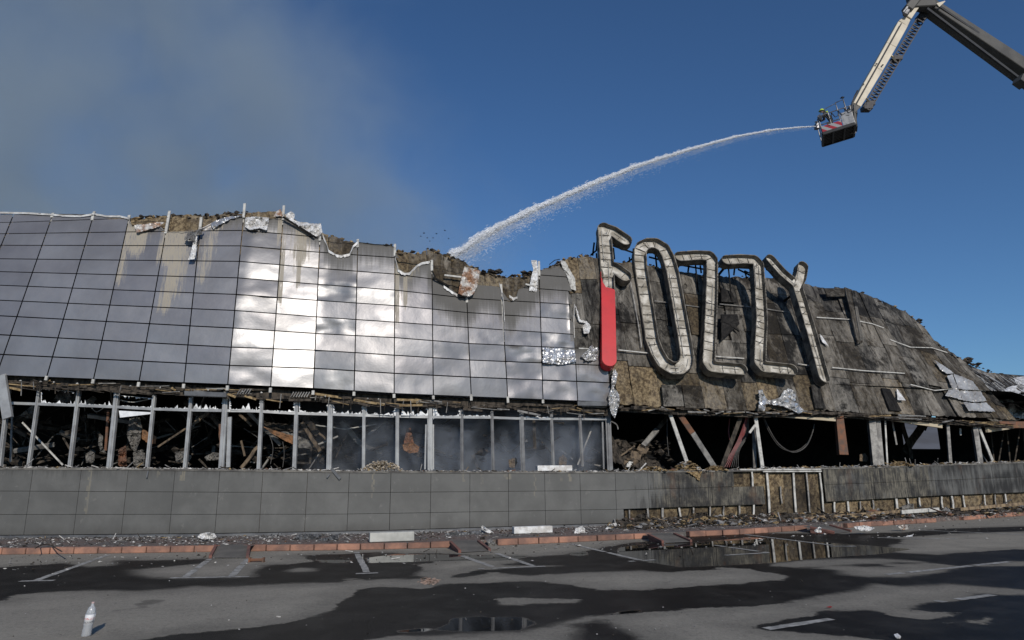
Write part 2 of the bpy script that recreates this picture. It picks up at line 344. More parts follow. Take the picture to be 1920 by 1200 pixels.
# ================================================================== GROUND
def arr(px): return np.array([PZ(x, y)[:2] for x, y in px])
def zo(z, ox, oy, s): return [(ox + x / s, oy + y / s) for x, y in z]
WETS = [
 zo([(-300,620),(0,612),(150,600),(350,588),(500,610),(650,600),(660,570),(900,572),(1160,565),(1165,590),(900,610),(730,625),(760,655),(880,668),(1050,676),(1420,665),(1450,612),(1700,585),(1920,575),(1960,690),(1700,700),(1400,712),(1100,722),(750,745),(500,740),(250,752),(60,772),(20,796),(-40,800),(-300,800)], 0, 860, 3),
 [(200,1210),(330,1190),(520,1170),(600,1157),(640,1130),(665,1106),(700,1101),(793,1103),(850,1094),(950,1091),(1020,1090),(1077,1098),(1127,1107),(1200,1107),(1280,1101),(1380,1095),(1463,1087),(1480,1080),(1407,1068),(1347,1063),(1297,1061),(1440,1053),(1447,1062),(1563,1068),(1577,1073),(1570,1077),(1630,1082),(1697,1082),(1770,1072),(1813,1063),(1960,1060),(2300,1060),(2300,1135),(1920,1106),(1780,1094),(1697,1099),(1647,1097),(1563,1115),(1447,1133),(1380,1138),(1280,1143),(1093,1157),(1060,1165),(1027,1175),(977,1183),(893,1187),(727,1193),(640,1210)],
 [(1418,1175),(1480,1160),(1547,1147),(1613,1144),(1647,1147),(1673,1155),(1740,1163),(1800,1150),(1713,1143),(1730,1130),(1780,1127),(1847,1115),(1960,1116),(2300,1130),(2300,1260),(1700,1260),(1660,1200),(1563,1192),(1440,1182)],
 [(1070,1170),(1127,1162),(1160,1180),(1200,1193),(1230,1230),(1093,1230),(1080,1187)],
 zo([(0,592),(150,565),(300,540),(460,556),(620,588),(735,625),(670,655),(760,672),(400,682),(150,668),(0,660),(-200,660),(-200,600)], 560, 860, 3),
 zo([(800,678),(950,640),(1000,624),(1400,608),(1660,588),(1920,566),(2100,560),(2400,620),(2100,640),(1920,628),(1640,637),(1480,647),(1300,657),(1100,642)], 560, 860, 3),
 [(560,1042),(700,1036),(840,1038),(1000,1044),(1060,1040),(1170,1020),(1300,1004),(1420,1000),(1560,1000),(1700,1012),(1640,1034),(1760,1040),(1740,1046),(1560,1048),(1441,1056),(1303,1064),(1200,1056),(1100,1062),(960,1060),(860,1056),(760,1058),(700,1070),(600,1056)],
 [(1520,1003),(1640,1010),(1800,1000),(2300,985),(2300,975),(1760,992),(1700,998)],
 [(1600,1043),(1760,1040),(1900,1030),(2300,1030),(2300,1058),(1900,1052),(1800,1062),(1720,1052)],
 [(1495,1064),(1690,1054),(1760,1053),(1740,1062),(1640,1062),(1560,1062)],
]
DRYS = [
 zo([(760,640),(950,625),(1180,610),(1440,618),(1390,655),(1050,666),(850,668)], 0, 860, 3),
 zo([(1600,630),(1690,612),(1780,618),(1760,636),(1640,642)], 0, 860, 3),
 [(1763,1168),(1863,1157),(1857,1172)],
 [(840,1046),(1000,1050),(930,1062),(880,1068),(800,1082),(784,1078),(800,1058)],
 [(930,1118),(1080,1124),(1075,1130),(940,1134)],
 [(1655,1058),(1740,1056),(1780,1066),(1700,1070)],
]
PUDS = [
 [(1160,1028),(1173,1024),(1235,1018),(1294,1019),(1406,1007),(1480,1013),(1560,1018),(1640,1024),(1720,1030),(1640,1040),(1560,1045),(1441,1056),(1303,1063),(1271,1063),(1206,1053),(1156,1043)],
 [(687,1046),(745,1038),(860,1040),(1000,1042),(960,1050),(800,1053),(690,1056)],
 [(820,1180),(850,1160),(900,1156),(987,1157),(1003,1168),(977,1181),(880,1185)],
 [(745,1181),(800,1178),(806,1184),(750,1187)],
 [(1068,1036),(1100,1034),(1105,1042),(1070,1042)],
 [(1125,1151),(1160,1147),(1200,1144),(1200,1148),(1150,1154)],
 [(590,1050),(660,1050),(655,1056),(600,1055)],
]
def sdf(px, pts):
    poly = arr(px); d = np.full(len(pts), 1e9); inside = np.zeros(len(pts), bool)
    for i in range(len(poly)):
        a, b = poly[i - 1], poly[i]; e = b - a; w = pts - a
        t = np.clip((w @ e) / max(e @ e, 1e-9), 0, 1)
        d = np.minimum(d, np.hypot(*(w - t[:, None] * e).T))
        c = (a[1] > pts[:, 1]) != (b[1] > pts[:, 1])
        with np.errstate(divide='ignore', invalid='ignore'):
            xi = a[0] + (pts[:, 1] - a[1]) / (b[1] - a[1]) * (b[0] - a[0])
        inside ^= c & (pts[:, 0] < xi)
    return np.where(inside, d, -d)
xs = np.concatenate([[-900, -300, -100, -50, -30], np.arange(-22, 32, .09), [40, 60, 120, 300, 900]])
ys = [4.5]
while ys[-1] < 26: ys.append(ys[-1] + .0019 * ys[-1] ** 2 * .7)
ys = np.concatenate([[-900, -300, -60, -10, 0, 3], ys, [30, 40, 70, 150, 400, 1200, 4000]])
gx, gy = np.meshgrid(xs, ys); pts = np.stack([gx.ravel(), gy.ravel()], 1)
wet = np.max([sdf(p, pts) for p in WETS], 0)
dry = np.max([sdf(p, pts) for p in DRYS], 0)
wet = np.minimum(wet, -dry); pud = np.max([sdf(p, pts) for p in PUDS], 0)
# feather: soft wet rims get wider with distance
me = bpy.data.meshes.new('ground')
nx, ny = len(xs), len(ys)
V = np.zeros((nx * ny, 3)); V[:, :2] = pts
ii = (np.arange(ny - 1)[:, None] * nx + np.arange(nx - 1)[None]).ravel()
F = np.stack([ii, ii + 1, ii + nx + 1, ii + nx], 1)
me.vertices.add(nx * ny); me.vertices.foreach_set('co', V.ravel())
me.loops.add(F.size); me.loops.foreach_set('vertex_index', F.ravel())
me.polygons.add(len(F)); me.polygons.foreach_set('loop_start', np.arange(len(F)) * 4)
me.update(calc_edges=True)
for nme, val in (('wet', np.clip(wet, -3, 3)), ('puddle', np.clip(pud, -3, 3))):
    at = me.attributes.new(nme, 'FLOAT', 'POINT'); at.data.foreach_set('value', val.astype(np.float32))
me.materials.append(M['asphalt'])
g = bpy.data.objects.new('ground', me); COL.objects.link(g); tag(g, kind='structure')

# painted parking lines, 4 mm above the asphalt
mb = MB()
def pline(a, b, w=.12):
    a, b = PZ(*a, .004), PZ(*b, .004); d = (b - a).normalized(); s = Vector((-d.y, d.x, 0)) * w / 2
    n = max(2, int((b - a).length / .12))
    for i in range(n):
        if random.random() < .05: continue
        p, q = a.lerp(b, i / n), a.lerp(b, (i + 1) / n)
        j = [random.uniform(.86, 1.08) for _ in range(2)]
        mb.poly([p - s * j[0], p + s * j[1], q + s * j[1], q - s * j[0]])
for a, b in [((203,1040),(68,1088)),((37,1089.5),(102,1088)),((393,1048),(347,1082)),((465,1048),(434,1080)),((318,1083.5),(467,1081)),
  ((668,1035),(688,1073)),((667,1075.5),(709,1074)),((863,1041),(928,1064)),((930,1037),(1000,1061)),((896,1066.5),(1022,1061.5)),
  ((1068,1019),(1200,1050)),((1178,1052.5),(1228,1049.5)),((1397,1002),(1560,1022)),((1556,1024),(1605,1024)),((1340,1022),(1440,1036)),((1360,1041),(1440,1036)),
  ((1663,1077),(1893,1053)),((1757,1128),(1873,1114)),((1437,1179),(1573,1158)),((1706,993),(1960,1004)),((1645,1008),(1795,1010))]: pline(a, b)
tag(mb.build('parking_lines', M['paint']), kind='structure')

# kerb stones along the edge of the pavement
KB = [(-420,1046),(0,1040),(205,1038),(394,1035),(466,1034),(700,1031),(842,1027),(935,1023),(1050,1018),(1212,1010),(1290,1007),(1400,1002),(1517,994),(1590,990),(1748,980),(1815,975),(1960,964),(2300,940)]
GAPS = [(396,466),(845,915),(1216,1292),(1519,1592),(1748,1812)]
KH = .13
mb = MB(); pv = MB()
kpts = [PZ(*p) for p in KB]
def kx(x): return PZ(x, ip(x, KB))
segs = []
x = -420.0
while x < 2280:
    p = kx(x); x2 = x + 6
    while (kx(x2) - p).length < .5: x2 += 1.5
    q = kx(x2); mid = (x + x2) / 2
    if not any(a < mid < b for a, b in GAPS):
        d = (q - p).normalized(); n = Vector((-d.y, d.x, 0))
        if n.y < 0: n = -n
        j = random.uniform(-.012, .012); h = KH + random.uniform(-.006, .006)
        c = (p + q) / 2 + n * (.09 + j) + Vector((0, 0, h / 2)); L = (q - p).length - .02
        mb.bar(c - d * L / 2, c + d * L / 2, .17, h, 0, (random.random(), 0, 0), side=n)
    x = x2
tag(mb.build('kerb', M['kerb'], bevel=.012), kind='structure')
# pavement slab behind the kerb
def mk_pave():
    mt, nt, b = nodes('brick_pavement'); N = NT(nt); oc = N.n('ShaderNodeTexCoord').outputs['Object']
    br = N.n('ShaderNodeTexBrick'); N.l(oc, br.inputs['Vector']); br.inputs['Scale'].default_value = 5; br.inputs['Mortar Size'].default_value = .03
    br.inputs['Color1'].default_value = (.20, .13, .105, 1); br.inputs['Color2'].default_value = (.14, .105, .09, 1); br.inputs['Mortar'].default_value = (.07, .065, .06, 1)
    d = N.mix(N.ramp(N.noise(oc, 1.2, 6), .4, .65), br.outputs[0], (.10, .095, .09))
    d = N.mix(N.math('MULTIPLY', N.ramp(N.noise(oc, 14, 5), .55, .65), .7), d, (.26, .25, .235))
    N.l(d, b.inputs['Base Color']); b.inputs['Roughness'].default_value = .9; N.l(N.bump(N.noise(oc, 25, 5), .6, .02), b.inputs['Normal']); return mt
M['pave'] = mk_pave()
XS = [k for k in range(-420, 2281, 20)]
for a, b in zip(XS, XS[1:]):
    p, q = kx(a), kx(b); n = Vector((.0, 1, 0))
    wa, wb = Vector((p.x, ip(p.x, WALL) + 1.5, 0)), Vector((q.x, ip(q.x, WALL) + 1.5, 0))
    z = Vector((0, 0, KH - .012)); o = Vector((0, .17, 0))
    pv.poly([p + o + z, q + o + z, wb + z, wa + z]); pv.poly([p + o, q + o, q + o + z, p + o + z])
tag(pv.build('pavement', M['pave'], merge=.001), kind='structure')
M['rampk'] = simple('dark_red_edging', (.20, .09, .07), (.12, .065, .055), .85, 0, 4, .3)
# dropped-kerb ramps
for quad in [[(405,1025),(467,1025),(464,1047),(394,1047)],[(845,1018),(897,1016),(918,1034),(862,1037)],[(1216,1004),(1264,1002),(1296,1017),(1243,1019)],[(1519,990),(1556,986),(1596,998),(1565,1001)]]:
    r_ = MB(); c, d = PZ(*quad[2]), PZ(*quad[3]); a, b = PZ(*quad[0], KH), PZ(*quad[1], KH)
    a2, b2 = a + Vector((0, .5, 0)), b + Vector((0, .5, 0)); lo = Vector((0, 0, .012))
    r_.poly([d + lo, c + lo, b, a]); r_.poly([a, b, b2, a2])
    for e, f, s in ((d, a, -1), (c, b, 1)):
        ee = Vector((e.x, e.y, .03)); ff = Vector((f.x, f.y, KH + .01))
        r_.bar(ee, ff, .06, .06, 2, (random.random(), 0, 0), side=(1, 0, 0)); g0 = Vector((e.x, e.y, 0)); g1 = Vector((f.x, f.y, 0))
        r_.poly([g0, g1, ff, ee], 2)
    tag(r_.build('kerb_ramp', [M['ramp'], M['kerb'], M['rampk']]), kind='structure')
tag(None or MB().grid(lambda u, v: (-900 + 1800 * u + 300 * v * 0, 900 + v * 700, (92 + 24 * noise.noise(Vector((u * 7, 0, 0))) + 12 * noise.noise(Vector((u * 40, 3, 0)))) * math.sin(v * math.pi * .9)), 160, 8).build('hill_and_haze', simple('haze_tinted_hillside', (.12, .125, .14), (.09, .09, .095), .95, 0, .02, 0), smooth=True), kind='structure')  # hill raised and coloured blue-grey to stand in for hazy sky in the gap

# ================================================================== BUILDING
BO = Vector((0, 21, 0))
bld = empty('burned_building', BO, 'long fire gutted shop hall with silver metal cladding left and scorched curved roof right', 'building')
def bp(mb, name, mats, smooth=False, par=None, **k):
    if name in ('sign_frame', 'curled_edge', 'cladding_rail', 'bent_rail', 'wing_props') and len(mb.v):
        for q in mb.pieces(): o = q.build(name, mats, par or bld, smooth, **k)
        return o
    return mb.build(name, mats, par or bld, smooth, **k)

# --- panel grid of the metal cladding (columns leaning joints, rows)
CB = [(-300,705),(-180,700),(-95,702),(-7,704),(89,702),(176,708),(261,714),(345,717),(427,721),(507.5,725),(587.5,729),(664,731),(739,735),(812.5,737.5),(883.5,740),(952,744),(1018,745),(1083,747),(1147,755)]
CT = [(-170,401),(-60,401),(26,401),(99,402),(176,401),(242,407),(312,430),(375,432),(457,405),(531,407),(600,445),(671,452),(740.5,480),(810,515),(875,555),(940,545),(1011,510),(1071,520),(1128,575)]
ROWX = [0, 427, 600, 740, 883, 1083]
ROWY = [[704,665,629,594,565,537,511,486,460,437,414,397,385],[721,685,651,615,582,552,521,490,461,432,402,376,350],[729,691,657,626,595,564,534,504,474,446,417,390,365],[738,700,666,633,604,573,544,514,483,456,430,405,380],[744,707,675,644,614,586,559,532,506,480,455,430,405],[752,715,683,653,627,599,571,546,520,494,470,446,420]]
def rowy(xb, k):
    vals = [r[k] for r in ROWY]
    if xb < 0: return vals[0] + (vals[1] - vals[0]) / 427 * xb
    if xb > 1083: return vals[-1] + (vals[-1] - vals[-2]) / 200 * (xb - 1083)
    return ip(xb, list(zip(ROWX, vals)))
def colx(j, y): (xb, yb), (xt, yt) = CB[j], CT[j]; return xb + (xt - xb) * (yb - y) / (yb - yt)
def cnode(j, k): y = rowy(CB[j][0], k); return colx(j, y), y
EDGE = [(-400,396),(0,397),(99,401),(176,402),(200,405),(242,407),(246,422),(252,424),(295,417),(311,434),(340,434),(370,432),(382,428),(405,413),(455,404),(458,409),(480,409),(505,411),(531,407),(575,436),(600,445),(603,440),(615,467),(628,476),(640,479),(657,474),(665,457),(672,454),(700,457),(739,460),(743,482),(750,507),(767,512),(785,497),(809,489),(812,520),(840,537),(857,552),(877,556),(885,550),(899,528),(912,525),(932,532),(940,542),(950,560),(962,570),(972,542),(997,532),(1009,512),(1015,506),(1050,500),(1063,510),(1070,540),(1074,600),(1078,652),(1200,654)]
def edge(x): return ip(x, EDGE)
STAIN = [(268,26,405,505,.9),(245,14,425,560,.7),(330,34,425,520,1),(325,20,500,610,.8),(350,30,440,590,.6),(400,22,430,560,.6),(380,30,560,660,.3),(300,60,540,700,.25),(412,14,405,470,.7),(470,16,430,470,.5),(528,7,440,590,1.0),(565,26,440,520,.75),(560,10,500,560,.9),(765,26,512,545,.9),(760,10,540,600,.8),(745,6,520,640,.7),(640,30,480,520,.5),(140,35,400,440,.4)]
def stain(x, y):
    s = 0
    for cx, hw, y0, y1, st in STAIN:
        X = cx - (y - y0) * .22 * (1 if x < 430 else .1)
        f = max(0, 1 - abs(x - X) / hw) ** .6 if abs(x - X) < hw else 0
        gq = min(1, max(0, (y1 - y) / 40)) if y > y0 - 30 else 0
        s = max(s, f * gq * st)
    return s
def sootc(x, y):
    e = edge(x); a = max(0, 1 - (y - e) / (70 if x > 600 else 45)) if x > 250 else 0
    b_ = .55 if x > 800 and y < 640 else 0
    return min(1, a * (1 if x > 420 else .45) + b_ * max(0, 1 - (y - e) / 170))
clad = MB()
rnd = random.Random(3)
for j in range(len(CB) - 1):
    for k in range(12):
        n00, n10, n11, n01 = cnode(j, k), cnode(j + 1, k), cnode(j + 1, k + 1), cnode(j, k + 1)
        if min(n00[1], n10[1]) < min(edge(n00[0]), edge(n10[0])) - 4 and max(n00[1], n10[1]) < max(edge(n00[0]), edge(n10[0])): continue
        if k <= 2 and CB[j][0] > 1080: pass
        elif CB[j][0] > 1080: continue
        left = CB[j][0] < 420
        ta, tb = rnd.gauss(0, .006 if left else .017), rnd.gauss(0, .006 if left else .016)
        dent = .0022 if left else (.011 if CB[j][0] < 800 else .015)
        if CB[j][0] > 940 and k < 3: dent = .045
        if j >= 8 and rnd.random() < .35: dent *= 2.4
        if j in (9, 11) and k > 5: dent = .02
        if rnd.random() < .15 and not left: dent *= 2.2
        sd = rnd.random() * 50; tone = rnd.random() * (.5 if left else .75) + (.5 if left else 0)  # left columns get a darker base, painting in their dimmer sky reflection
        if CB[j][0] > 735: tone += .35
        pil = rnd.uniform(.004, .012) * (-1 if rnd.random() < .3 else 1) * (.6 if left else 1)
        nu, nv = 9, 6
        def pix(u, v):
            uu = .013 + u * .974; vv = .03 + v * .94
            xa, ya = n00[0] + (n10[0] - n00[0]) * uu, n00[1] + (n10[1] - n00[1]) * uu
            xb, yb = n01[0] + (n11[0] - n01[0]) * uu, n01[1] + (n11[1] - n01[1]) * uu
            x, y = xa + (xb - xa) * vv, ya + (yb - ya) * vv
            e = edge(x) + 1.5 * noise.noise(Vector((x * .3, 0, 0)))
            torn = False
            if y < e: 
                t = (ya - e) / max(ya - yb, .1)
                y = min(e, ya + 0.5); torn = True; x = xa + (xb - xa) * max(0, min(1, t)) * .96
            return x, y, torn
        def fn(u, v):
            x, y, torn = pix(u, v)
            off = ta * (u - .5) * 2 + tb * (v - .5) * 2 + pil * math.sin(math.pi * u) * math.sin(math.pi * v) + dent * noise.noise(Vector((u * 2.2 + sd, v * 1.6, sd))) + dent * .5 * noise.noise(Vector((u * 5 + sd, v * 4, sd)))
            if torn: off += .10 * abs(noise.noise(Vector((x * .06, 3, 1)))) + .03
            return S(x, y, gc, off + .03)
        def cf(u, v):
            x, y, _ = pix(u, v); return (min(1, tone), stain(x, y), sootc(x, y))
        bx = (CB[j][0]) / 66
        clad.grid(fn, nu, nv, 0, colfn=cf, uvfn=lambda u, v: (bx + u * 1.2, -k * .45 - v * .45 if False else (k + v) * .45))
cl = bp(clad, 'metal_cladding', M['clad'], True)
cl['label'] = 'grid of silver and grey metal cladding panels, torn along its top'

# --- boards (insulation behind the torn metal and the scorched curved roof to the right)
TOPL = [(-400,408),(99,408),(180,404),(250,409),(318,406),(350,405),(385,406),(420,403),(455,399),(470,398),(531,397),(545,410),(600,430),(603,438),(640,450),(672,457),(740,462),(742,473),(790,476),(800,468),(820,472),(845,484),(870,490),(885,502),(900,508),(930,516),(960,520),(975,518),(1000,516),(1020,506),(1050,492),(1072,484),(1110,481),(1125,488),(1200,495),(1250,505),(1310,515),(1380,520),(1430,520),(1500,530),(1515,533),(1545,541),(1590,541),(1600,546),(1640,557),(1700,587),(1725,606),(1750,637),(1775,655),(1800,672),(1850,697),(1870,702),(1920,706)]
XM = [(-300,-170),(-180,-60),(-95,26),(-7,99),(89,176),(176,242),(261,312),(345,375),(427,457),(507,531),(587,600),(664,671),(739,740.5),(812,810),(883,875),(952,940),(1018,1011),(1083,1066),(1147,1098),(1300,1258),(1450,1390),(1560,1490),(1690,1590),(1780,1660),(1850,1725),(1905,1805)]
BOT = [(-300,703),(0,701),(427,718),(740,733),(1083,745),(1146,758),(1300,766),(1420,770),(1560,771),(1640,776),(1700,778),(1850,784),(1905,788)]
def bxy(xb, t):
    yb = ip(xb, BOT); xt = ip(xb, XM)
    yt = ip(xt, TOPL)
    return xb + (xt - xb) * t, yb + (yt - yb) * t
def tanf(x, y):
    n_ = noise.noise(Vector((x * .02, y * .03, 2)))
    if x < 740 and y < 480: return .75 + .2 * n_
    if x < 1120 and y < 560: return max(0, .35 + n_)
    if 1145 < x < 1260 and 695 < y: return min(1, .8 + n_)
    if 1145 < x < 1520 and 705 < y: return max(0, min(1, .35 + 1.5 * n_))
    if 1080 < x < 1130 and y < 560: return .55 + .4 * n_
    if 1640 < x: return max(0, .08 + .5 * n_)
    return max(0, n_ * .9 - .2)
roofb = MB(); rnd = random.Random(11)
xb = -300.0
while xb < 1900:
    w = 78 if xb < 170 else rnd.choice([30, 36, 44, 50])
    if xb > 1640: w *= .7
    x2 = min(xb + w, 1905)
    t = 0.0
    while t < 1:
        hgt = rnd.uniform(.2, .34) if xb > 1100 else .25
        t2 = min(1, t + hgt)
        if 1 - t2 < .07: t2 = 1
        xm, ym = bxy((xb + x2) / 2, (t + t2) / 2)
        vis = ym < edge(xm) + 60 or xm > 1060
        if vis:
            lift = rnd.uniform(-.007, .010) if xm > 1100 else rnd.uniform(-.02, .02)
            if rnd.random() < .06 and xm > 1130: lift = -.12
            if rnd.random() < .06 and xm > 1180: lift = .07; 
            tw = rnd.gauss(0, .010) if xm > 1100 else 0; tw2 = rnd.gauss(0, .018) if xm > 1100 else .0
            rr = rnd.random(); ta = max(0, min(1, tanf(xm, ym) + rnd.uniform(-.12, .12))); sd = rnd.random() * 30
            sk = rnd.gauss(0, 1.2); so_ = .5 if lift < -.1 else 0
            def pix(u, v, xb=xb, x2=x2, t=t, t2=t2):
                g_ = .008 if xm > 1060 else .01
                a = xb + (x2 - xb) * (g_ + (1 - 2 * g_) * u); tt = t + (t2 - t) * (.008 + .984 * v)
                x, y = bxy(a, tt)
                if t2 >= 1 and v == 1: y += 5 * noise.noise(Vector((x * .11, sd, 0))) + 2.5 * noise.noise(Vector((x * .5, sd, 0)))
                if t <= 0 and v == 0: y += 4 * noise.noise(Vector((x * .15, 9, 0))) + 2 * noise.noise(Vector((x * .6, sd, 0)))
                return x + sk * (v - .5), y
            def fn(u, v):
                x, y = pix(u, v)
                cr = (.05 * max(0, noise.noise(Vector((sd, u * 2, v * 2)))) * (abs(u - .5) * 2) ** 3) if xm > 1080 else 0
                return S(x, y, gc, cr - .11 + lift + tw * (u - .5) + tw2 * (v - .5) + (.055 if xm > 1080 else .02) * noise.noise(Vector((x * .05, y * .04, 0))) + .02 * noise.noise(Vector((x * .3, y * .2, 4))))
            roofb.grid(fn, 5, 7, 0, (rr, ta, so_), uvfn=lambda u, v: ((xb + (x2 - xb) * u) / 60, (t + (t2 - t) * v) * 5))
        t = t2
    xb = x2
rb = bp(roofb, 'roof_board_layer', M['board'], False, solid=.035)
rb['label'] = 'scorched brown and charcoal insulation boards of the curved roof'
# sooty deck right behind the boards, then the roof running back
deck = MB()
dx = list(range(-300, 1906, 35))
deck.grid(lambda u, v: S(*[(a, b + (4 if v > .99 else 0)) for a, b in [bxy(-300 + 2205 * u, v)]][0], gc, -.30), 63, 8)
def top(u, v):
    x, y = bxy(-300 + 2205 * u, 1); p = S(x, y + 4, gc, -.30)
    return Vector((p.x * (1 + .3 * v), p.y + v * 13, p.z - .1 - 1.2 * v * v - .9 * v))
deck.grid(top, 63, 3)
bp(deck, 'roof_deck', M['soot'])
# interior shell
inn = MB()
Xs = [-38 + i * .8 for i in range(84)]
for a, b in zip(Xs, Xs[1:]):
    for i, x in enumerate((a, b)): pass
    A0, B0 = Vector((a, ip(a, BASE) + .45, 0)), Vector((b, ip(b, BASE) + .45, 0))
    dd = Vector((.35, 1, 0)).normalized() * 10.5
    A1, B1 = A0 + dd, B0 + dd; z = lambda p, h: Vector((p.x, p.y, h))
    inn.poly([z(A0, 1.05), z(B0, 1.05), z(B1, 1.05), z(A1, 1.05)])
    inn.poly([z(A0, 4.7), z(B0, 4.7), z(B1, 4.9), z(A1, 4.9)])
    q = A1; pxx = 960 + 1280 * q.x / q.y
    if 1662 < pxx < 1728: inn.poly([z(A1, 1), z(B1, 1), z(B1, 2.7), z(A1, 2.7)])
    else: inn.poly([z(A1, 0), z(B1, 0), z(B1, 7.5), z(A1, 7.5)])
bp(inn, 'interior_shell', M['soot'])

def joinruns(mb):
    runs = []; n = len(mb.v) // 8
    for i in range(n):
        a = Vector(mb.v[i * 8]); new = not runs or (a - Vector(runs[-1].v[-4])).length > .12
        if new: runs.append(MB())
        r = runs[-1]; k = len(r.v); r.v += mb.v[i * 8:i * 8 + 8]
        for f in mb.f[i * 6:i * 6 + 6]: r.f.append(tuple(q - i * 8 + k for q in f)); r.m.append(0); r.c.append((0, 0, 0)); r.uv.append([(0, 0)] * 4)
    return runs
# --- cladding joint trims, brackets and studs that stand above the torn edge
for j, tops in {3: 400, 4: 397, 5: 404, 6: 396, 7: 408, 8: 382, 9: 386, 10: 436, 11: 449, 12: 458, 13: 488, 14: 520, 15: 533, 16: 490}.items():
    mb = MB(); ys_ = np.linspace(CB[j][1] + 11, tops, 40)
    for a, b in zip(ys_, ys_[1:]):
        if b < CB[j][1] - 2 and a > edge(colx(j, a)) + 16 and not (j == 15 and b < 640 and b > 500): continue
        lowb = a > CB[j][1]
        out = -.035 if a < CB[j][1] - 5 and a > edge(colx(j, a)) + 12 else .035
        mb.bar(S(colx(j, a), a, gc, out), S(colx(j, b), b, gc, out), .07 if lowb or b < edge(colx(j, b)) + 12 else .05, .04, 0)
    
    t_ = MB()      # one continuous run each
    bp(mb, 'cladding_rail', M['pale'], par=cl, merge=0) if False else [q.build('cladding_rail', M['pale'], cl) for q in joinruns(mb)]

# --- soffit and charred lintel below the cladding
mb = MB(); LT = [(-300,700),(0,700),(427,721),(740,738),(1083,751),(1147,757)]
def lowy(x): return ip(x, LT)
xs_ = list(range(-300, 1148, 24))
for a, b in zip(xs_, xs_[1:]):
    p, q = S(a, lowy(a) + 2, gc, .0), S(b, lowy(b) + 2, gc, .0); i = Vector((0, .45, .05))
    mb.poly([p, q, q + i, p + i])
    h = Vector((0, 0, -.30 + .05 * noise.noise(Vector((a * .02, 0, 0))))); k_ = Vector((0, .20, 0))
    mb.poly([p + k_, q + k_, q + k_ + h, p + k_ + h])
bp(mb, 'charred_lintel', M['char'])
mb = MB()      # ragged strips, mesh and rails hanging under the cladding edge
for i in range(150):
    x = random.uniform(-60, 1140); L = random.uniform(8, 60); y = lowy(x) + random.uniform(8, 24); dy = random.uniform(-4, 7)
    p, q = S(x, y, gc, -.06), S(x + L, y + L * .045 + dy, gc, -.06 - random.uniform(0, .1))
    mb.bar(p, q, random.choice([.015, .02, .03, .06]), .015, random.choice([0, 0, 0, 0, 1, 2]), (random.random(), 0, 0), side=(0, 0, 1))
for i in range(40):
    x = random.uniform(-60, 1140); y = lowy(x) + 12; p = S(x, y, gc, -.05)
    mb.bar(p, p + Vector((random.uniform(-.05, .05), .03, -random.uniform(.1, .4))), .02, .015, random.choice([0, 1]), side=(1, 0, 0))
for cx, n_ in ((445, 5), (545, 7)):
    for i in range(n_): p = S(cx + i * 5, lowy(cx) + 17, gc, -.02); mb.bar(p, p + Vector((.07, .02, .14)), .025, .015, 1)
bp(mb, 'hanging_scrap', [M['char'], M['steel'], M['wool']])
for a, b, y0 in ((346, 424, 733), (1083, 1146, 752)):
    mb = MB()
    ys0 = (y0, y0 + (3 if a < 500 else 1)); p, q = S(a, ys0[0], gc, .02), S(b, ys0[1], gc, .02); p2, q2 = S(a, ys0[0] + 8, gc, .02), S(b, ys0[1] + 8, gc, .02)
    mb.poly([p, q, q2, p2]); i = Vector((0, .2, 0)); mb.poly([p2, q2, q2 + i, p2 + i])
    bp(mb, 'fascia_strip', M['mulld'], solid=.02)
# light dots under the edge (bolt heads of the eaves)
for x in (3, 39, 76, 101, 145, 245, 300, 390, 455, 490, 610, 690, 710): bp(MB().chunk(S(x, lowy(x) + 12, gc, .0), .03, 0, 1), 'bolt_head', M['pale'], par=cl)

# --- window band: mullions, transom, jagged glass
MUL = [(-60,722,-90,870,8),(18,716,0,872,6),(75,724,54,871,5),(149,730,131,873,6),(220,735,205,875,8.5),(290,740,276,875,5.5),(359,746,347,875,6),(424,740,415,878,9),(492,744,485,879,6),(557,752,552,877,6.5),(620,757,617,879,9),(683,751,682,876,5.5),(745.5,752,745,877,6),(806,751,807,881,9),(866,751,866.5,880,5.5),(922,753,925,880,5.5),(977,756,981,881,8),(1033,758,1037.5,871,5.5),(1086,766,1092,871,5.5),(1139,766,1144,881,10)]
for xt, yt, xb_, yb, w in MUL:
    mb = MB(); a, b = S(xt, yt, gi), S(xb_, yb + 4, gi); ww = w * a.y / 1280
    mb.bar(b, a, ww, .09, 0)
    n_ = Vector((0, -.055, 0)); mb.bar(b + n_, a + n_, ww * .35, .03, 0)
    bp(mb, 'window_mullion', M['mull'] if xt < 860 else M['mulld'])
TR = [(-90,753),(20,756),(66,757.5),(140,760),(215,763),(285,767),(352,769),(417,770),(480,771),(550,775),(615,777),(680,779),(802,782),(920,783),(976,785),(1031,785.5),(1137,786)]
mb = MB()
for a, b in zip(TR, TR[1:]): mb.bar(S(*a, gi, -.01), S(*b, gi, -.01), .10, .07, 0, side=(0, 1, 0))
tr = bp(mb, 'window_transom', M['mull'])
sh = MB()
def jag(x0, x1, yf, hmax, dens=1, up_=1, off=.02):
    x = x0
    while x < x1:
        w = random.choice([2, 3, 5, 9, 12]) * random.uniform(.7, 1.3); h = random.random() ** 3.2 * hmax * 1.1 + 1.2
        y = yf(x); a, b, c = S(x, y, gi, off), S(min(x + w, x1), yf(x + w), gi, off), S(x + w * random.uniform(.1, .9), y - h * up_, gi, off)
        sh.poly([a, b, c])
        if random.random() < .4: sh.poly([a, b, S(x + w * .6, y - h * .5 * up_, gi, off), S(x + w * .2, y - h * .45 * up_, gi, off)])
        x += w * random.uniform(.5, 1.0 / dens)
ty = lambda x: ip(x, TR) - 2
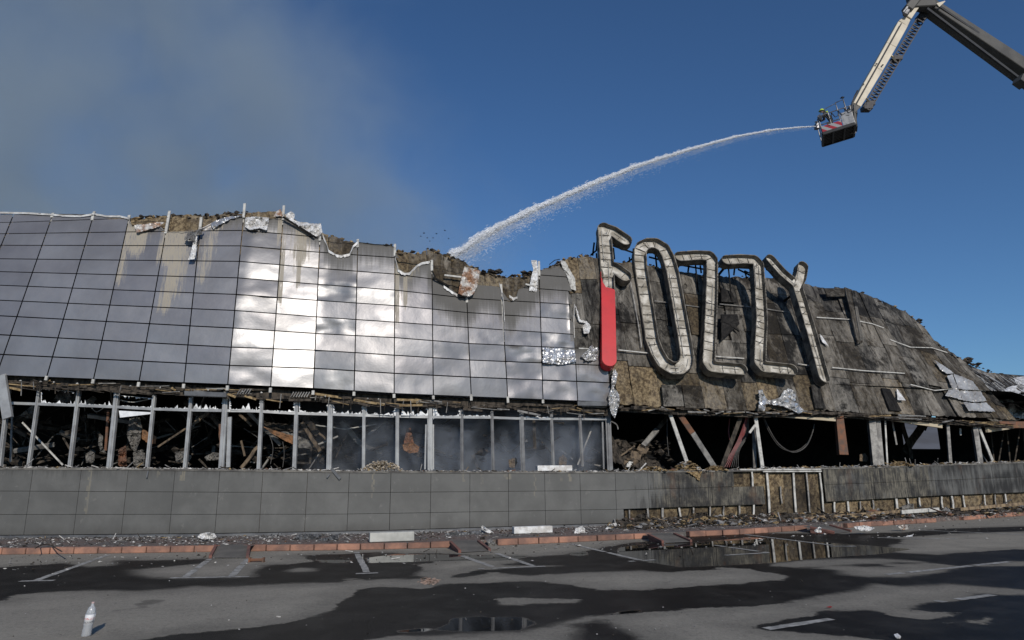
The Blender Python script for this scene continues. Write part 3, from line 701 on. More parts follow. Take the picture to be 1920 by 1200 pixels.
for x0, x1, h in ((76,140,5),(148,215,7),(224,286,3),(296,352,9),(362,412,13),(430,484,13),(498,550,10),(562,612,6),(628,680,7),(688,742,4),(752,800,11),(812,862,6),(870,920,3),(982,1030,3)): jag(x0, x1, ty, h)
for x0, x1, y0, dy in ((76, 140, 727, 8), (225, 286, 741, 6), (752, 860, 748, 4)): jag(x0, x1, lambda x: y0 + (x - x0) / (x1 - x0) * dy, 4, 1, -1)
def vj(x, ya, yb, hw, s):
    y = ya
    while y < yb:
        h = random.uniform(3, 8); sh.poly([S(x, y, gi, .02), S(x, y + h, gi, .02), S(x + s * random.uniform(.3, 1) * hw, y + h * .6, gi, .02)]); y += h * .7
for x, ya, yb, hw, s in ((553,752,770,5,-1),(561,752,772,4,1),(615,757,776,4,-1),(625,758,774,4,1),(680,752,776,3,-1),(686,753,776,3,1),(742,757,778,7,-1),(803,753,780,7,-1),(812,753,780,7,1),(863,753,776,4,-1),(419,742,765,4,-1),(430,742,768,5,1),(77,735,755,4,1),(287,750,762,3,-1),(488,744,764,4,-1)): vj(x, ya, yb, hw, s)
# larger pale remnants in the upper lights
for q in ([(1480 / 4 + 440 - 0, 751), (818, 751), (822, 775), (812, 776)],):
    sh.poly([S(812, 752, gi, .01), S(817, 752, gi, .01), S(821, 777, gi, .01), S(812, 777, gi, .01)])
sh.poly([S(223, 770, gi, .02), S(285, 773, gi, .02), S(285, 776, gi, .02), S(225, 783, gi, .02)])
sh.poly([S(785, 780, gi, .02), S(802, 780, gi, .02), S(788, 769, gi, .02)])
o = sh.build('glass_shards', M['shard'], tr, solid=.006); o['kind'] = 'stuff'
# left leaning cover strip and dark corner post
mb = MB(); mb.bar(S(2, 704, gi, .4), S(15, 784, gi, .4), .24, .08, 0, side=(1, 0, 0)); bp(mb, 'corner_flashing', M['mull'])
for q_ in ((431, 782, 428, 876, .10), (812, 796, 812, 880, .06), (799, 796, 797, 880, .04)): mb = MB(); mb.bar(S(q_[0], q_[1], gi, -.05), S(q_[2], q_[3], gi, -.05), q_[4], .05); bp(mb, 'door_frame', M['mull'])
mb = MB(); mb.bar(S(1129, 772, gi, -.1), S(1132, 880, gi, -.1), .05, .05); bp(mb, 'door_frame', M['mulld'])

# --- low wall of cement panels
WX = [(-420,880),(-330,880),(-220,879),(-125,878.5),(-33,878),(61,878),(152,878.5),(240,879),(328,880),(412,881),(493,882),(577,883),(655,884),(733,884),(808,884.5),(881,885),(953,885),(1021,885),(1087,885),(1153,885),(1214,884),(1271,883.5),(1332,883),(1386,882)]
def zw(x, y): return S(x, y, gw, 0)
WB = [(-420,1004),(0,1003),(640,1000),(1152,985)]
def rowz(x, k):
    a = ip(x, [(w[0], w[1]) for w in WX])
    if x < 1153: b = ip(x, [(0, 920.5), (640, 924), (1153, 919.5)]) if k == 1 else ip(x, [(0, 964.5), (640, 964), (1153, 955)])
    else: b = ip(x, [(1153, 919.5), (1386, 912)]) if k == 1 else ip(x, [(1153, 955), (1386, 947)])
    return zw(x, b if k else a).z
wl = MB(); rnd = random.Random(5)
def wpanel(xa, xb, za, zb, zc, zd, soot, tanv, nu=26, nv=8, off=0, tilt=0):
    A, B = zw(xa, 890), zw(xb, 890); tone = rnd.random() * .8
    g1, g2 = .005, .005
    def fn(u, v):
        uu = g1 + u * (1 - 2 * g1); p = A.lerp(B, uu); zl = za + (zb - za) * uu; zh = zc + (zd - zc) * uu
        return Vector((p.x, p.y - off - tilt * (1 - v), zl + g2 + (zh - zl - 2 * g2) * v))
    def cf(u, v): x = xa + (xb - xa) * u; y_ = (zc - (za + (zc - za) * v)); return (tone, min(1, tanv(x) + drip(x, za + (zc - za) * v)), soot(x) * (.75 + .5 * noise.noise(Vector((x * .012, v + za, 3)))))
    wl.grid(fn, nu, nv, 0, colfn=cf, uvfn=lambda u, v: ((A.x + (B.x - A.x) * u), (za + (zc - za) * v) + rnd.random() * 0))
DR = [(343,1.5,5,2.6),(296,1.62,3,2.2),(868,1.4,3,2.4),(903,1.25,3,2.4),(949,1.45,3,2.4),(956,1.45,3,2.4),(1029,1.3,3,2.6),(1068,1.35,4,2.8),(1050,1.4,3,2),(700,1.0,2,1.5),(170,.7,3,1.7),(1003,.9,2,1.5)]
def drip(x, z): return max([3.2 * max(0, 1 - abs(x - a + 1.2 * math.sin(z * 25)) / w) for a, lo_, w, s_ in DR if z > lo_] or [0])
sw = lambda x: 0 if x < 1150 else min(1, (x - 1150) / 110)
tw_ = lambda x: 0.02 if x < 1180 else min(.9, (x - 1180) / 80)
for (xa, _), (xb_, _) in zip(WX, WX[1:]):
    for k in range(3):
        if k == 2 and xa > 1100 and xb_ > 1200: continue
        top0, top1 = rowz(xa, k), rowz(xb_, k)
        b0, b1 = (rowz(xa, k + 1), rowz(xb_, k + 1)) if k < 2 else (.20, .20)
        x2 = xb_
        if k == 0 and xa >= 1332: x2 = 1375
        if k == 1 and xa >= 1332: x2 = 1430
        A, B = zw(xa, 890), zw(x2, 890)
        if k == 2 and xa > 1150: continue
        if k == 2 and xa > 1086: pass
        wpanel(xa, x2, b0, b1, top0, top1, sw, tw_)
wpanel(1153, 1166, .2, .2, rowz(1153, 2), rowz(1166, 2), sw, tw_)
wp0 = bp(wl, 'wall_panelling', M['wall'], False, solid=.02); wl = MB()
# right run, two rows, bottom row burned away
WR = [(1543,877.5),(1584,877),(1636,876),(1700,874),(1752,872),(1803,870),(1860,869),(1930,866),(2050,860),(2200,850)]
def rowr(x, k): return zw(x, ip(x, WR) if k == 0 else ip(x, [(1543, 909), (1900, 895), (2200, 880)]) if k == 1 else ip(x, [(1543, 941), (1760, 929), (1900, 924), (2200, 908)])).z
sr = lambda x: .95 - .3 * (x > 1740); trf = lambda x: .85 if x < 1750 else .35
for (xa, _), (xb_, _) in zip(WR, WR[1:]):
    for k in (0, 1): wpanel(xa, xb_, rowr(xa, k + 1), rowr(xb_, k + 1), rowr(xa, k), rowr(xb_, k), sr, trf, off=0, tilt=.02 * rnd.random())
wp = bp(wl, 'wall_panelling', M['wall'], False, solid=.02)
# plinth strip, wall core behind panels, top ledge
core = MB(); led = MB(); pl = MB(); cols = list(range(-420, 2200, 30))
def wtop(x): return rowz(min(x, 1386), 0) if x < 1400 else (rowz(1386, 0) * (1 - (x - 1400) / 143) + rowr(1543, 0) * (x - 1400) / 143 if x < 1543 else rowr(x, 0))
for a, b in zip(cols, cols[1:]):
    A, B = zw(a, 890), zw(b, 890); za, zb = wtop(a) - .02, wtop(b) - .02
    o1 = Vector((0, .12, 0)); V_ = lambda p, z: Vector((p.x, p.y, z))
    tn = .9 if a > 1150 else .2
    core.grid(lambda u, v: V_(A.lerp(B, u) + o1, 0.05 + ((za + (zb - za) * u) - .06) * v), 2, 8, 0,
              colfn=lambda u, v: (random.random() * .4, min(1, max(0, tn + .5 * noise.noise(Vector((a * .03 + u, v * 2, 0))))), max(0, .35 + .9 * noise.noise(Vector((a * .021 + u * .6, v * 1.5, 7)))) if a > 1150 else .3), uvfn=lambda u, v: (a / 50 + u * .6, v * 1.7))
    t1 = Vector((0, -.03, 0)); t2 = Vector((0, .95, 0))
    led.poly([V_(A + t1, za + .03), V_(B + t1, zb + .03), V_(B + t2, zb + .03), V_(A + t2, za + .03)]); led.poly([V_(A + t1, za - .015), V_(B + t1, zb - .015), V_(B + t1, zb + .03), V_(A + t1, za + .03)])
    if b < 1160: pl.bar(V_((A + Vector((0, -.03, 0))), .155), V_(B + Vector((0, -.03, 0)), .155), .05, .07, side=(0, 1, 0))
bp(core, 'wall_insulation', M['board']); bp(led, 'wall_ledge', M['concrete']); bp(pl, 'base_rail', M['mulld'])
# exposed studs in the burned part of the low wall
def stud(xt, yt, xb_, yb, w=.05, mat='pale', off=.04):
    a, b = S(xt, yt, gw, -off), S(xb_, yb, gw, -off); mb = MB()
    m1 = a.lerp(b, .5) + Vector((random.uniform(-.015, .015), random.uniform(-.02, .02), 0)); mb.bar(a, m1, w, .06); mb.bar(m1, b, w, .06); bp(mb, 'wall_stud', M[mat])
for xt, yt, xb_, yb, w, mt in ((1409,882,1411,912,.05,'pale'),(1437,882,1443,970,.065,'pale'),(1487,882,1492,960,.06,'pale'),(1511,882,1518,962,.045,'steel'),(1536,882,1544,966,.05,'pale'),(1463,912,1466,944,.04,'steel'),
    (1180,956,1181,979,.04,'steel'),(1214,952,1216,976,.05,'steel'),(1242,952,1244,980,.06,'steel'),(1273,952,1276,979,.05,'pale'),(1300,952,1300,962,.04,'steel'),(1331,950,1331,968,.04,'steel'),(1357,949,1357,972,.04,'steel'),(1386,948,1386,966,.05,'steel'),(1413,946,1412,972,.05,'pale'),
    (1564,941,1565,963,.05,'pale'),(1589,940,1591,962,.06,'pale'),(1612,940,1613,955,.04,'steel'),(1636,938,1637,955,.05,'steel'),(1680,935,1682,958,.07,'pale'),(1701,934,1703,945,.04,'pale'),(1723,933,1725,950,.05,'pale'),(1765,931,1767,953,.05,'pale'),(1784,930,1787,956,.06,'pale'),(1805,929,1809,953,.05,'pale'),(1845,928,1847,950,.04,'pale'),(1865,927,1867,949,.04,'steel'),(1884,926,1887,948,.05,'pale')): stud(xt, yt, xb_, yb, w, mt)
mb = MB()
for a, b in (((1386, 880.5), (1539, 880)), ((1430, 884), (1540, 883.5))): mb.bar(S(*a, gw, .03), S(*b, gw, .03), .04, .04, side=(0, 0, 1))
bp(mb, 'wall_top_rail', M['pale'])
# --- lintel beams and columns of the open right half
def mem(name, x0, y0, x1, y1, w, mat, g=gi, off=0.0, h=None, par=None, w2=None, side=None, off2=None):
    a, b = S(x0, y0, g, off), S(x1, y1, g, off if off2 is None else off2); mb = MB(); mb.bar(a, b, w, h or w * .7, side=side, w2=w2)
    return mb.build(name, mat if not isinstance(mat, str) else M[mat], bld, bevel=.006)
for x0, y0, x1, y1 in ((1426,775,1565,786),(1645,781,1705,790),(1706,790.5,1765,799)): mem('timber_lintel', x0, y0, x1, y1, .16, 'beam', h=.1, side=(0, 0, 1), off=.12)
mem('timber_lintel', 1850, 806, 1960, 790, .2, 'beam', h=.1, side=(0, 0, 1), off=.1)
mem('steel_column', 1572, 776, 1580, 853, .26, 'rust', w2=.32, off=.1, off2=.1)
for a in ((1633,784,1642,874,.26),(1645,784,1653,874,.16),(1826,796,1838,874,.2),(1776,792,1782,872,.12)): mem('steel_column', *a[:4], a[4], 'steel')
mem('steel_prop', 1659, 782, 1664, 876, .06, 'pale'); mem('steel_prop', 1833, 796, 1863, 870, .1, 'pale'); mem('steel_prop', 1416, 780, 1430, 882, .12, 'pale')
mem('steel_column', 1413, 800, 1415, 882, .12, 'concrete', off=-.3); mem('steel_brace', 1416, 797, 1405, 812, .08, 'pale')
mem('steel_brace', 1256, 776, 1291, 876, .12, 'pale'); mem('steel_brace', 1268, 768, 1284, 792, .18, 'char'); mem('steel_brace', 1276, 780, 1298, 812, .175, 'rust', off=.01); mem('steel_brace', 1297, 810, 1342, 880, .17, 'steel')
mem('steel_brace', 1390, 778, 1352, 880, .14, 'char', off=-.1)
# burned eaves edge of the right half
mb = MB(); EV = [(1147,760),(1220,764),(1300,768),(1420,772),(1500,771),(1580,773),(1640,778),(1700,780),(1780,786),(1850,792),(1905,795)]
for a, b in zip(EV, EV[1:]):
    p, q = S(a[0], a[1] + 1, gc, .02), S(b[0], b[1] + 1, gc, .02); i = Vector((0, .5, 0)); mb.poly([p, q, q + i, p + i]); h = Vector((0, 0, -.16)); k_ = Vector((0, .15, 0)); mb.poly([p + k_, q + k_, q + k_ + h, p + k_ + h])
for i in range(110):
    x = random.uniform(1150, 1880); y = ip(x, EV) + random.uniform(-2, 7); L = random.uniform(8, 55); p, q = S(x, y, gc, .05), S(x + L, ip(x + L, EV) + random.uniform(-2, 6), gc, .05)
    mb.bar(p, q, random.choice([.02, .03, .05]), .02, random.choice([0, 0, 1, 0, 2]), side=(0, 0, 1))
bp(mb, 'charred_eaves', [M['char'], M['steel'], M['wool']])
# thin rails lying across the scorched roof
for L in ([(1159,656),(1216,662)],[(1227,564),(1312,576)],[(1349,570),(1414,576),(1482,586)],[(1531,595),(1595,599),(1635,607),(1657,615)],[(1669,637),(1707,651),(1747,652),(1776,661)],[(1560,689),(1619,695),(1696,700)],[(1707,721),(1752,732),(1787,729),(1848,733)],[(1340,668),(1395,672)],[(1496,682),(1520,686)],[(1085,653),(1121,655)],[(1182,529),(1188,560),(1197,610),(1203,652)]):
    mb = MB(); pts_ = [S(x, y, gc, .02) for x, y in L]
    for a, b in zip(pts_, pts_[1:]): mb.bar(a, b, .035, .03, side=(0, 0, 1))
    bp(mb, 'roof_batten', par=rb, mats=M['pale'] if L[0][0] > 1500 or L[0][1] > 640 else M['steel'])
# big hanging slabs on the right of the roof
def slab(px, off0, off1, mat='board', tone=(.4, .1, .1), nm='hanging_board'):
    mb = MB(); (a, b, c, d) = px
    def fn(u, v):
        x = (a[0] + (b[0] - a[0]) * u) * (1 - v) + (d[0] + (c[0] - d[0]) * u) * v; y = (a[1] + (b[1] - a[1]) * u) * (1 - v) + (d[1] + (c[1] - d[1]) * u) * v
        return S(x, y, gc, off0 + (off1 - off0) * v + .03 * noise.noise(Vector((x * .1, y * .1, 5))))
    mb.grid(fn, 5, 9, 0, tone, uvfn=lambda u, v: (u * .8 + a[0] * .1, v * 2)); return bp(mb, nm, M[mat], solid=.05, par=rb)
slab([(1583,539),(1597,544),(1617,642),(1608,645)], .35, .1); slab([(1545,541),(1583,541),(1584,556),(1551,557)], .3, .15, tone=(.3, .1, .4))
slab([(1597,545),(1602,545),(1618,637),(1613,640)], .42, .15, tone=(.9, 0, 0)); slab([(1652,728),(1668,730),(1690,771),(1668,770)], .02, .0, tone=(0, 0, .9))
slab([(1350,605),(1378,608),(1386,622),(1352,600)], .1, .1, tone=(0, 0, .8)); slab([(1352,540),(1372,548),(1380,568),(1352,566)], .1, .05, tone=(.1, 0, .7))
slab([(1352,640),(1352,590),(1382,590),(1386,608)], .08, .08, tone=(0, 0, .9))
slab([(1240,722),(1276,722),(1282,762),(1244,762)], .04, .04, tone=(.9, 0, 0)); slab([(1278,722),(1314,724),(1322,766),(1284,764)], .06, .03, tone=(.5, .1, .3))
slab([(1520,722),(1534,722),(1548,766),(1528,766)], .06, .03, tone=(0, 0, .5))
# ================================================================== SIGN LETTERS
def letter(name, label, strokes, hw, p0, depth=.34, lean=.27, az=.22, cover=None, stand=.52, res=.035):
    """a deep channel letter: strokes are pixel polylines met with the letter's own upright plane"""
    A = S(*p0, gc, stand); n = Vector((az, -1, lean)).normalized()
    e1 = Vector((1, az, 0)).normalized(); e2 = n.cross(e1); e2 = e2 if e2.z > 0 else -e2
    def hit(x, y): d = ray(x, y); return ORG + d * ((A - ORG).dot(n) / d.dot(n))
    def uv(x, y): q = hit(x, y) - A; return np.array((q.dot(e1), q.dot(e2)))
    st = [[uv(*q) for q in s_] for s_ in strokes]
    allp = np.array([q for s_ in st for q in s_]); lo = allp.min(0) - hw - .15; hi = allp.max(0) + hw + .15
    gx_ = np.arange(lo[0], hi[0], res); gy_ = np.arange(lo[1], hi[1], res)
    X, Y = np.meshgrid(gx_, gy_); D = np.full(X.shape, 9.)
    for s_ in st:
        for a, b in zip(s_, s_[1:]):
            e = b - a; t = np.clip(((X - a[0]) * e[0] + (Y - a[1]) * e[1]) / (e @ e), 0, 1)
            D = np.minimum(D, np.hypot(X - a[0] - t * e[0], Y - a[1] - t * e[1]) - hw)
    W = lambda u, v, z: A + e1 * u + e2 * v + n * z
    def march(Dm, on_face, on_edge):
        for j in range(len(gy_) - 1):
            for i in range(len(gx_) - 1):
                c = [(i, j), (i + 1, j), (i + 1, j + 1), (i, j + 1)]; d = [Dm[q[1], q[0]] for q in c]
                if min(d) > 0: continue
                P_ = [(gx_[q[0]], gy_[q[1]]) for q in c]
                if max(d) <= 0: on_face(P_); continue
                out = []; cr = []
                for k in range(4):
                    a, b = d[k], d[(k + 1) % 4]; pa, pb = P_[k], P_[(k + 1) % 4]
                    if a <= 0: out.append(pa)
                    if (a <= 0) != (b <= 0):
                        t = a / (a - b); q = (pa[0] + (pb[0] - pa[0]) * t, pa[1] + (pb[1] - pa[1]) * t); out.append(q); cr.append(q)
                if len(out) > 2: on_face(out)
                for k in range(0, len(cr) - 1, 2): on_edge(cr[k], cr[k + 1])
    root = empty(name, A, label, 'sign letter', 'burned sign letters along the roof edge')
    back = MB(); rim = MB(); red = MB()
    cv = None
    if cover:
        cu = [uv(*q) for q in cover]
        def redlim(u): return ip(u, sorted((float(q[0]), float(q[1])) for q in cu)) + .07 * noise.noise(Vector((u * 20, 0, 0))) + .05 * noise.noise(Vector((u * 55, 4, 0)))
    march(D, lambda q: back.poly([W(u, v, -.19) for u, v in q]), lambda a, b: None)
    def we(a, b):
        isred = cover and max(a[1], b[1]) < redlim((a[0] + b[0]) / 2) + .25 * ((a[0] + b[0]) / 2 < st[0][1][0])
        tgt = red if isred else rim
        steps = [0, -depth * .33, -depth * .66, -depth]
        for z0, z1 in zip(steps, steps[1:]): tgt.poly([W(*a, z0), W(*b, z0), W(*b, z1), W(*a, z1)])
    march(D, lambda q: None, we)
    if cover:
        L_ = np.vectorize(redlim)(gx_)[None, :] * np.ones(Y.shape); march(np.maximum(D, Y - L_), lambda q: red.poly([W(u, v, .006 if True else 0) for u, v in q]), lambda a, b: None)
        red.build('red_cover', M['red'], root, merge=.002, solid=.012)
    back.build('back_tray', M['tray'], root, merge=.002); rim.build('side_rim', M['rim'], root, merge=.002, solid=.03)
    # cross ribs and two thin neon tubes along each stroke
    ribs = MB(); tubes = MB(); rr = random.Random(len(name) + int(A.x * 10))
    for s_ in st:
        acc = .2
        for a, b in zip(s_, s_[1:]):
            L = np.hypot(*(b - a)); d = (b - a) / L; nn = np.array((-d[1], d[0]))
            while acc < L:
                q = a + d * acc
                if not (cover and q[1] < redlim(q[0]) - .1) and rr.random() < .78:
                    rb_ = MB().bar(W(*(q - nn * (hw - .03)), -.17), W(*(q + nn * (hw - .03)), -.17), .014, .03, 0); rb_.build('cross_rib', M['rim'], root)
                    if rr.random() < .7:
                        k = rr.uniform(-.1, .1); zz = [q + nn * rr.uniform(-.14, .14) + d * rr.uniform(-.1, .1) for _ in range(3)]
                        tubes.tube([W(*z_, -.19 + rr.uniform(.03, .17)) for z_ in zz], .008, 1, n=4)
                acc += rr.uniform(.26, .52)
            acc -= L
            for off in (-.08, .08):
                p, q = a + nn * off, b + nn * off
                if cover and q[1] < redlim(q[0]) and p[1] < redlim(p[0]): continue
                if rr.random() < .35: tubes.tube([W(*p, -.15), W(*((p + q) / 2), -.16), W(*q, -.15)], .011, 0, n=5)
    if ribs.v: ribs.build('cross_rib', M['rim'], root)
    for q in (tubes.pieces() if tubes.v else []): q.build('neon_tube', [M['tubem'], M['cabled']], root)
    # brackets back to the roof
    br = MB()
    for s_ in st[:1]:
        for q in (s_[0] * .75 + s_[1] * .25, s_[len(s_) // 2], s_[-1] * .9 + s_[-2] * .1):
            a = W(*q, -depth); b = a + Vector((0, 1.4, -.1)); br.bar(a, b, .07, .07, 0)
    br.build('bracket', M['soot'], root)
    return root
M['rim'] = simple('burned_letter_rim', (.24, .215, .175), (.06, .055, .048), .75, .1, 3, .3)
M['tray'] = simple('burned_letter_tray', (.66, .63, .57), (.27, .245, .20), .75, .1, 2.6, .3, lo=.3, hi=.62)
M['red'] = simple('red_acrylic', (.55, .005, .013), (.38, .006, .012), .42, 0, 1.6, .06, lo=.4, hi=.8)
M['tubem'] = simple('glass_tube', (.5, .49, .45), (.2, .19, .17), .4)
M['silver'] = simple('dull_silver_sheet', (.60, .59, .56), (.38, .36, .33), .42, .5, 1.6, .12)
zf = lambda L: [(1080 + x / 3.529, 400 + y / 3.529) for x, y in L]
G_ = lambda L, hw_, *a, **k: None
letter('sign_letter', 'tall stripped sign letter whose lower stem still has its glossy red cover', [zf([(188,95),(205,300),(212,480),(216,700),(220,968)]), zf([(188,97),(250,118),(328,172)]), zf([(208,345),(260,362),(325,408)])], .228, (1144, 690), cover=[(1122,498),(1127,514),(1130,530),(1136,538),(1146,541),(1160,548)], lean=.35, az=.1)
letter('sign_letter', 'oval ring shaped sign letter burned bare, beside the red stemmed letter', [zf([(425,250),(440,215),(480,195),(530,195),(580,225),(612,285),(640,380),(680,600),(725,850),(738,940),(728,990),(690,1022),(640,1022),(580,985),(535,910),(505,830),(470,600),(430,350),(425,250)])], .218, (1262, 695), lean=.35, az=.1)
letter('sign_letter', 'burned bare hooked sign letter directly right of the oval one', [zf([(690,283),(800,275),(885,278),(902,300),(902,450),(895,650),(885,880),(880,980),(900,1010),(980,1020),(1095,1030)])], .205, (1330, 695), lean=.35, az=.15)
letter('sign_letter', 'burned bare hooked sign letter directly left of the forked last letter', [zf([(1000,306),(1100,300),(1185,305),(1208,330),(1220,480),(1232,700),(1222,880),(1220,985),(1245,1012),(1320,1020),(1430,1032)])], .205, (1425, 695), lean=.35, az=.2)
letter('sign_letter', 'forked burned sign letter, last on the right of the row', [zf([(1465,470),(1500,580),(1560,780),(1610,960),(1645,1082)]), zf([(1290,300),(1370,390),(1465,470)]), zf([(1505,345),(1492,420),(1465,475)])], .205, (1545, 705), lean=.35, az=.25)
# dark frame rods behind the letters
fr = MB()
for L in ([(1111,479),(1114,455)],[(1108,478),(1118,470),(1121,440)],[(1147,460),(1188,474)],[(1188,466),(1186,490)],[(1150,465),(1152,486)],[(1174,494),(1192,480)],[(1217,482),(1240,488)],[(1229,478),(1232,505)],[(1266,495),(1320,505),(1352,500)],[(1293,488),(1290,510)],[(1313,498),(1315,512)],[(1378,496),(1376,516)],[(1384,505),(1410,518)],[(1396,508),(1408,513),(1400,522),(1396,508)],[(1437,505),(1446,500),(1447,512),(1437,505)],[(1447,510),(1462,514)],[(1092,476),(1084,480),(1078,490)],[(1030,496),(1040,488),(1050,486)]):
    q = [S(x, y, gc, .0) for x, y in L]; q = [P(x, y, 23.6 + (x - 1100) * .006) for x, y in L]; fr.tube(q, .035 if L[0][0] > 1100 else .015, n=5)
for x in range(1118, 1500, 62): fr.tube([P(x, 475 + (x - 1118) * .12, 23.5 + (x - 1100) * .006), P(x + 6, 540 + (x - 1118) * .1, 23.3 + (x - 1100) * .006)], .03, n=5)
bp(fr, 'sign_frame', M['soot'])

# ================================================================== CRUMPLED SHEETS
def foil(px, name, label, cat, mat, off=.08, amp=.12, fr_=2.2, g=gc, group=None, parent=None, step=None, drape=0):
    if step is None: step = max(1.6, (max(p[0] for p in px) - min(p[0] for p in px)) / 26)
    n = len(px); pts = []; edges = []
    for i in range(n):
        a, b = px[i], px[(i + 1) % n]; L = math.hypot(b[0] - a[0], b[1] - a[1]); k = max(1, int(L / step))
        for t in range(k):
            jx = random.uniform(-.35, .35) * step if t else 0
            pts.append((a[0] + (b[0] - a[0]) * t / k + jx, a[1] + (b[1] - a[1]) * t / k + random.uniform(-.3, .3) * step * (t > 0)))
    nb = len(pts); edges = [(i, (i + 1) % nb) for i in range(nb)]
    x0, x1 = min(p[0] for p in px), max(p[0] for p in px); y0, y1 = min(p[1] for p in px), max(p[1] for p in px)
    y = y0
    while y < y1:
        x = x0
        while x < x1: pts.append((x + random.uniform(-.4, .4) * step, y + random.uniform(-.4, .4) * step)); x += step
        y += step
    vs, _, fs, *_ = delaunay_2d_cdt([Vector(p) for p in pts], edges, [list(range(nb))], 2, 1e-4)
    sd = random.uniform(0, 40); mb = MB(); V3 = []
    for v in vs:
        q = Vector((v.x * .05 * fr_, v.y * .05 * fr_, sd)); h = noise.noise(q) + .6 * abs(noise.noise(q * 2.7)) + .3 * noise.noise(q * 6)
        V3.append(S(v.x, v.y, g, off + amp * h))
    mb.v = [tuple(p) for p in V3]
    for f in fs: mb.f.append(tuple(f)); mb.m.append(0); mb.c.append((0, 0, 0)); mb.uv.append([(0, 0)] * len(f))
    mb = max(mb.pieces(), key=lambda q: len(q.f))
    o = mb.build(name, M[mat], parent, False, solid=.008)
    if label and parent is None: tag(o, label, cat, group)
    elif label: o['label'] = label
    return o
foil([(871,500),(886,503),(900,508),(895,535),(888,551),(880,556),(868,554),(859,550),(864,525)], 'torn_panel', 'peeled back rust stained panel', '', 'foilr', .25, .1, parent=cl)
foil([(460,408),(480,406),(505,408),(503,420),(500,432),(486,428),(470,431),(460,426)], 'torn_membrane', None, '', 'foilw', .1, .14, parent=cl)
foil([(535,402),(545,396),(553,402),(551,412),(562,416),(575,417),(590,420),(602,419),(604,437),(594,444),(580,436),(560,425),(545,414),(537,410)], 'torn_membrane', None, '', 'foilw', .1, .16, parent=cl)
foil([(513,406),(519,396),(526,392),(530,405)], 'torn_membrane', None, '', 'foilr', .05, .06, parent=cl)
foil([(1089,668),(1100,658),(1110,646),(1113,652),(1121,651),(1121,668),(1117,676),(1100,677)], 'torn_membrane', None, '', 'foil', .10, .14, 4, parent=cl)
foil([(252,422),(275,420),(296,416),(308,417),(300,424),(270,433),(256,436)], 'torn_membrane', None, '', 'foilr', .12, .06, parent=cl)
foil([(395,420),(405,413),(425,407),(455,404),(430,412),(410,422),(400,430)], 'torn_membrane', None, '', 'foil', .10, .08, parent=cl)
foil([(345,448),(352,437),(362,435),(370,432),(382,427),(378,440),(368,441),(364,452),(352,452)], 'torn_membrane', None, '', 'steel', .2, .14, parent=cl)
foil([(366,438),(370,438),(368,470),(365,486),(353,487),(358,473)], 'torn_membrane', None, '', 'foilw', .2, .08, parent=cl)
foil([(996,488),(1006,488),(1008,500),(1009,520),(1006,548),(992,545),(996,520),(1000,505)], 'torn_membrane', None, '', 'foilw', .08, .1, parent=cl)
foil([(1050,487),(1060,490),(1068,505),(1078,522),(1080,545),(1070,542),(1064,520),(1054,500)], 'torn_membrane', None, '', 'pale', .05, .08, parent=cl)
foil([(1078,572),(1084,585),(1087,599),(1100,602),(1108,612),(1104,625),(1095,626),(1092,612),(1098,606),(1086,604),(1082,590)], 'torn_membrane', None, '', 'foilw', .05, .08, parent=cl)
foil([(1018,652),(1050,652),(1078,655),(1080,678),(1050,684),(1018,680)], 'loose_panel', 'bent bright panel', '', 'foil', .10, .12, 1.2, parent=cl)
foil([(1152,690),(1158,700),(1156,716),(1150,726),(1160,738),(1163,752),(1157,770),(1153,785),(1146,775),(1143,765),(1141,745),(1146,726),(1147,705)], 'hanging_foil', 'silver foil strip dangling from the corner of the metal cladding', 'foil', 'foil', .12, .16, 3)
foil([(1422,732),(1430,730),(1434,741),(1440,750),(1455,748),(1463,744),(1470,732),(1478,728),(1492,735),(1491,752),(1500,762),(1508,770),(1498,776),(1486,770),(1470,762),(1452,760),(1437,757),(1434,770),(1420,771),(1424,750)], 'hanging_foil', 'crumpled silver foil draped over the eaves below the two hooked letters', 'foil', 'foil', .10, .2, 3)
for q in ([(1788,701),(1806,707),(1824,715),(1836,731),(1815,732),(1797,729)], [(1797,732),(1818,733),(1838,733),(1850,752),(1828,754),(1806,751)], [(1806,754),(1830,756),(1850,755),(1866,772),(1840,771),(1816,770)], [(1752,675),(1773,688),(1789,700),(1776,701),(1762,692)], [(1776,705),(1786,702),(1796,728),(1806,750),(1797,749),(1787,733)], [(1772,742),(1778,731),(1790,730),(1800,748),(1790,746)]):
    foil(q, 'loose_panel', 'buckled silver metal panel at the right end', '', 'silver', .05, .09, .8, parent=rb)
foil([(1681,728),(1686,735),(1693,744),(1698,751),(1683,750)], 'loose_panel', None, '', 'foilw', .05, .06, parent=rb)
foil([(1537,626),(1545,635),(1554,650),(1545,644),(1541,640)], 'loose_panel', None, '', 'foilw', .05, .05, parent=rb)
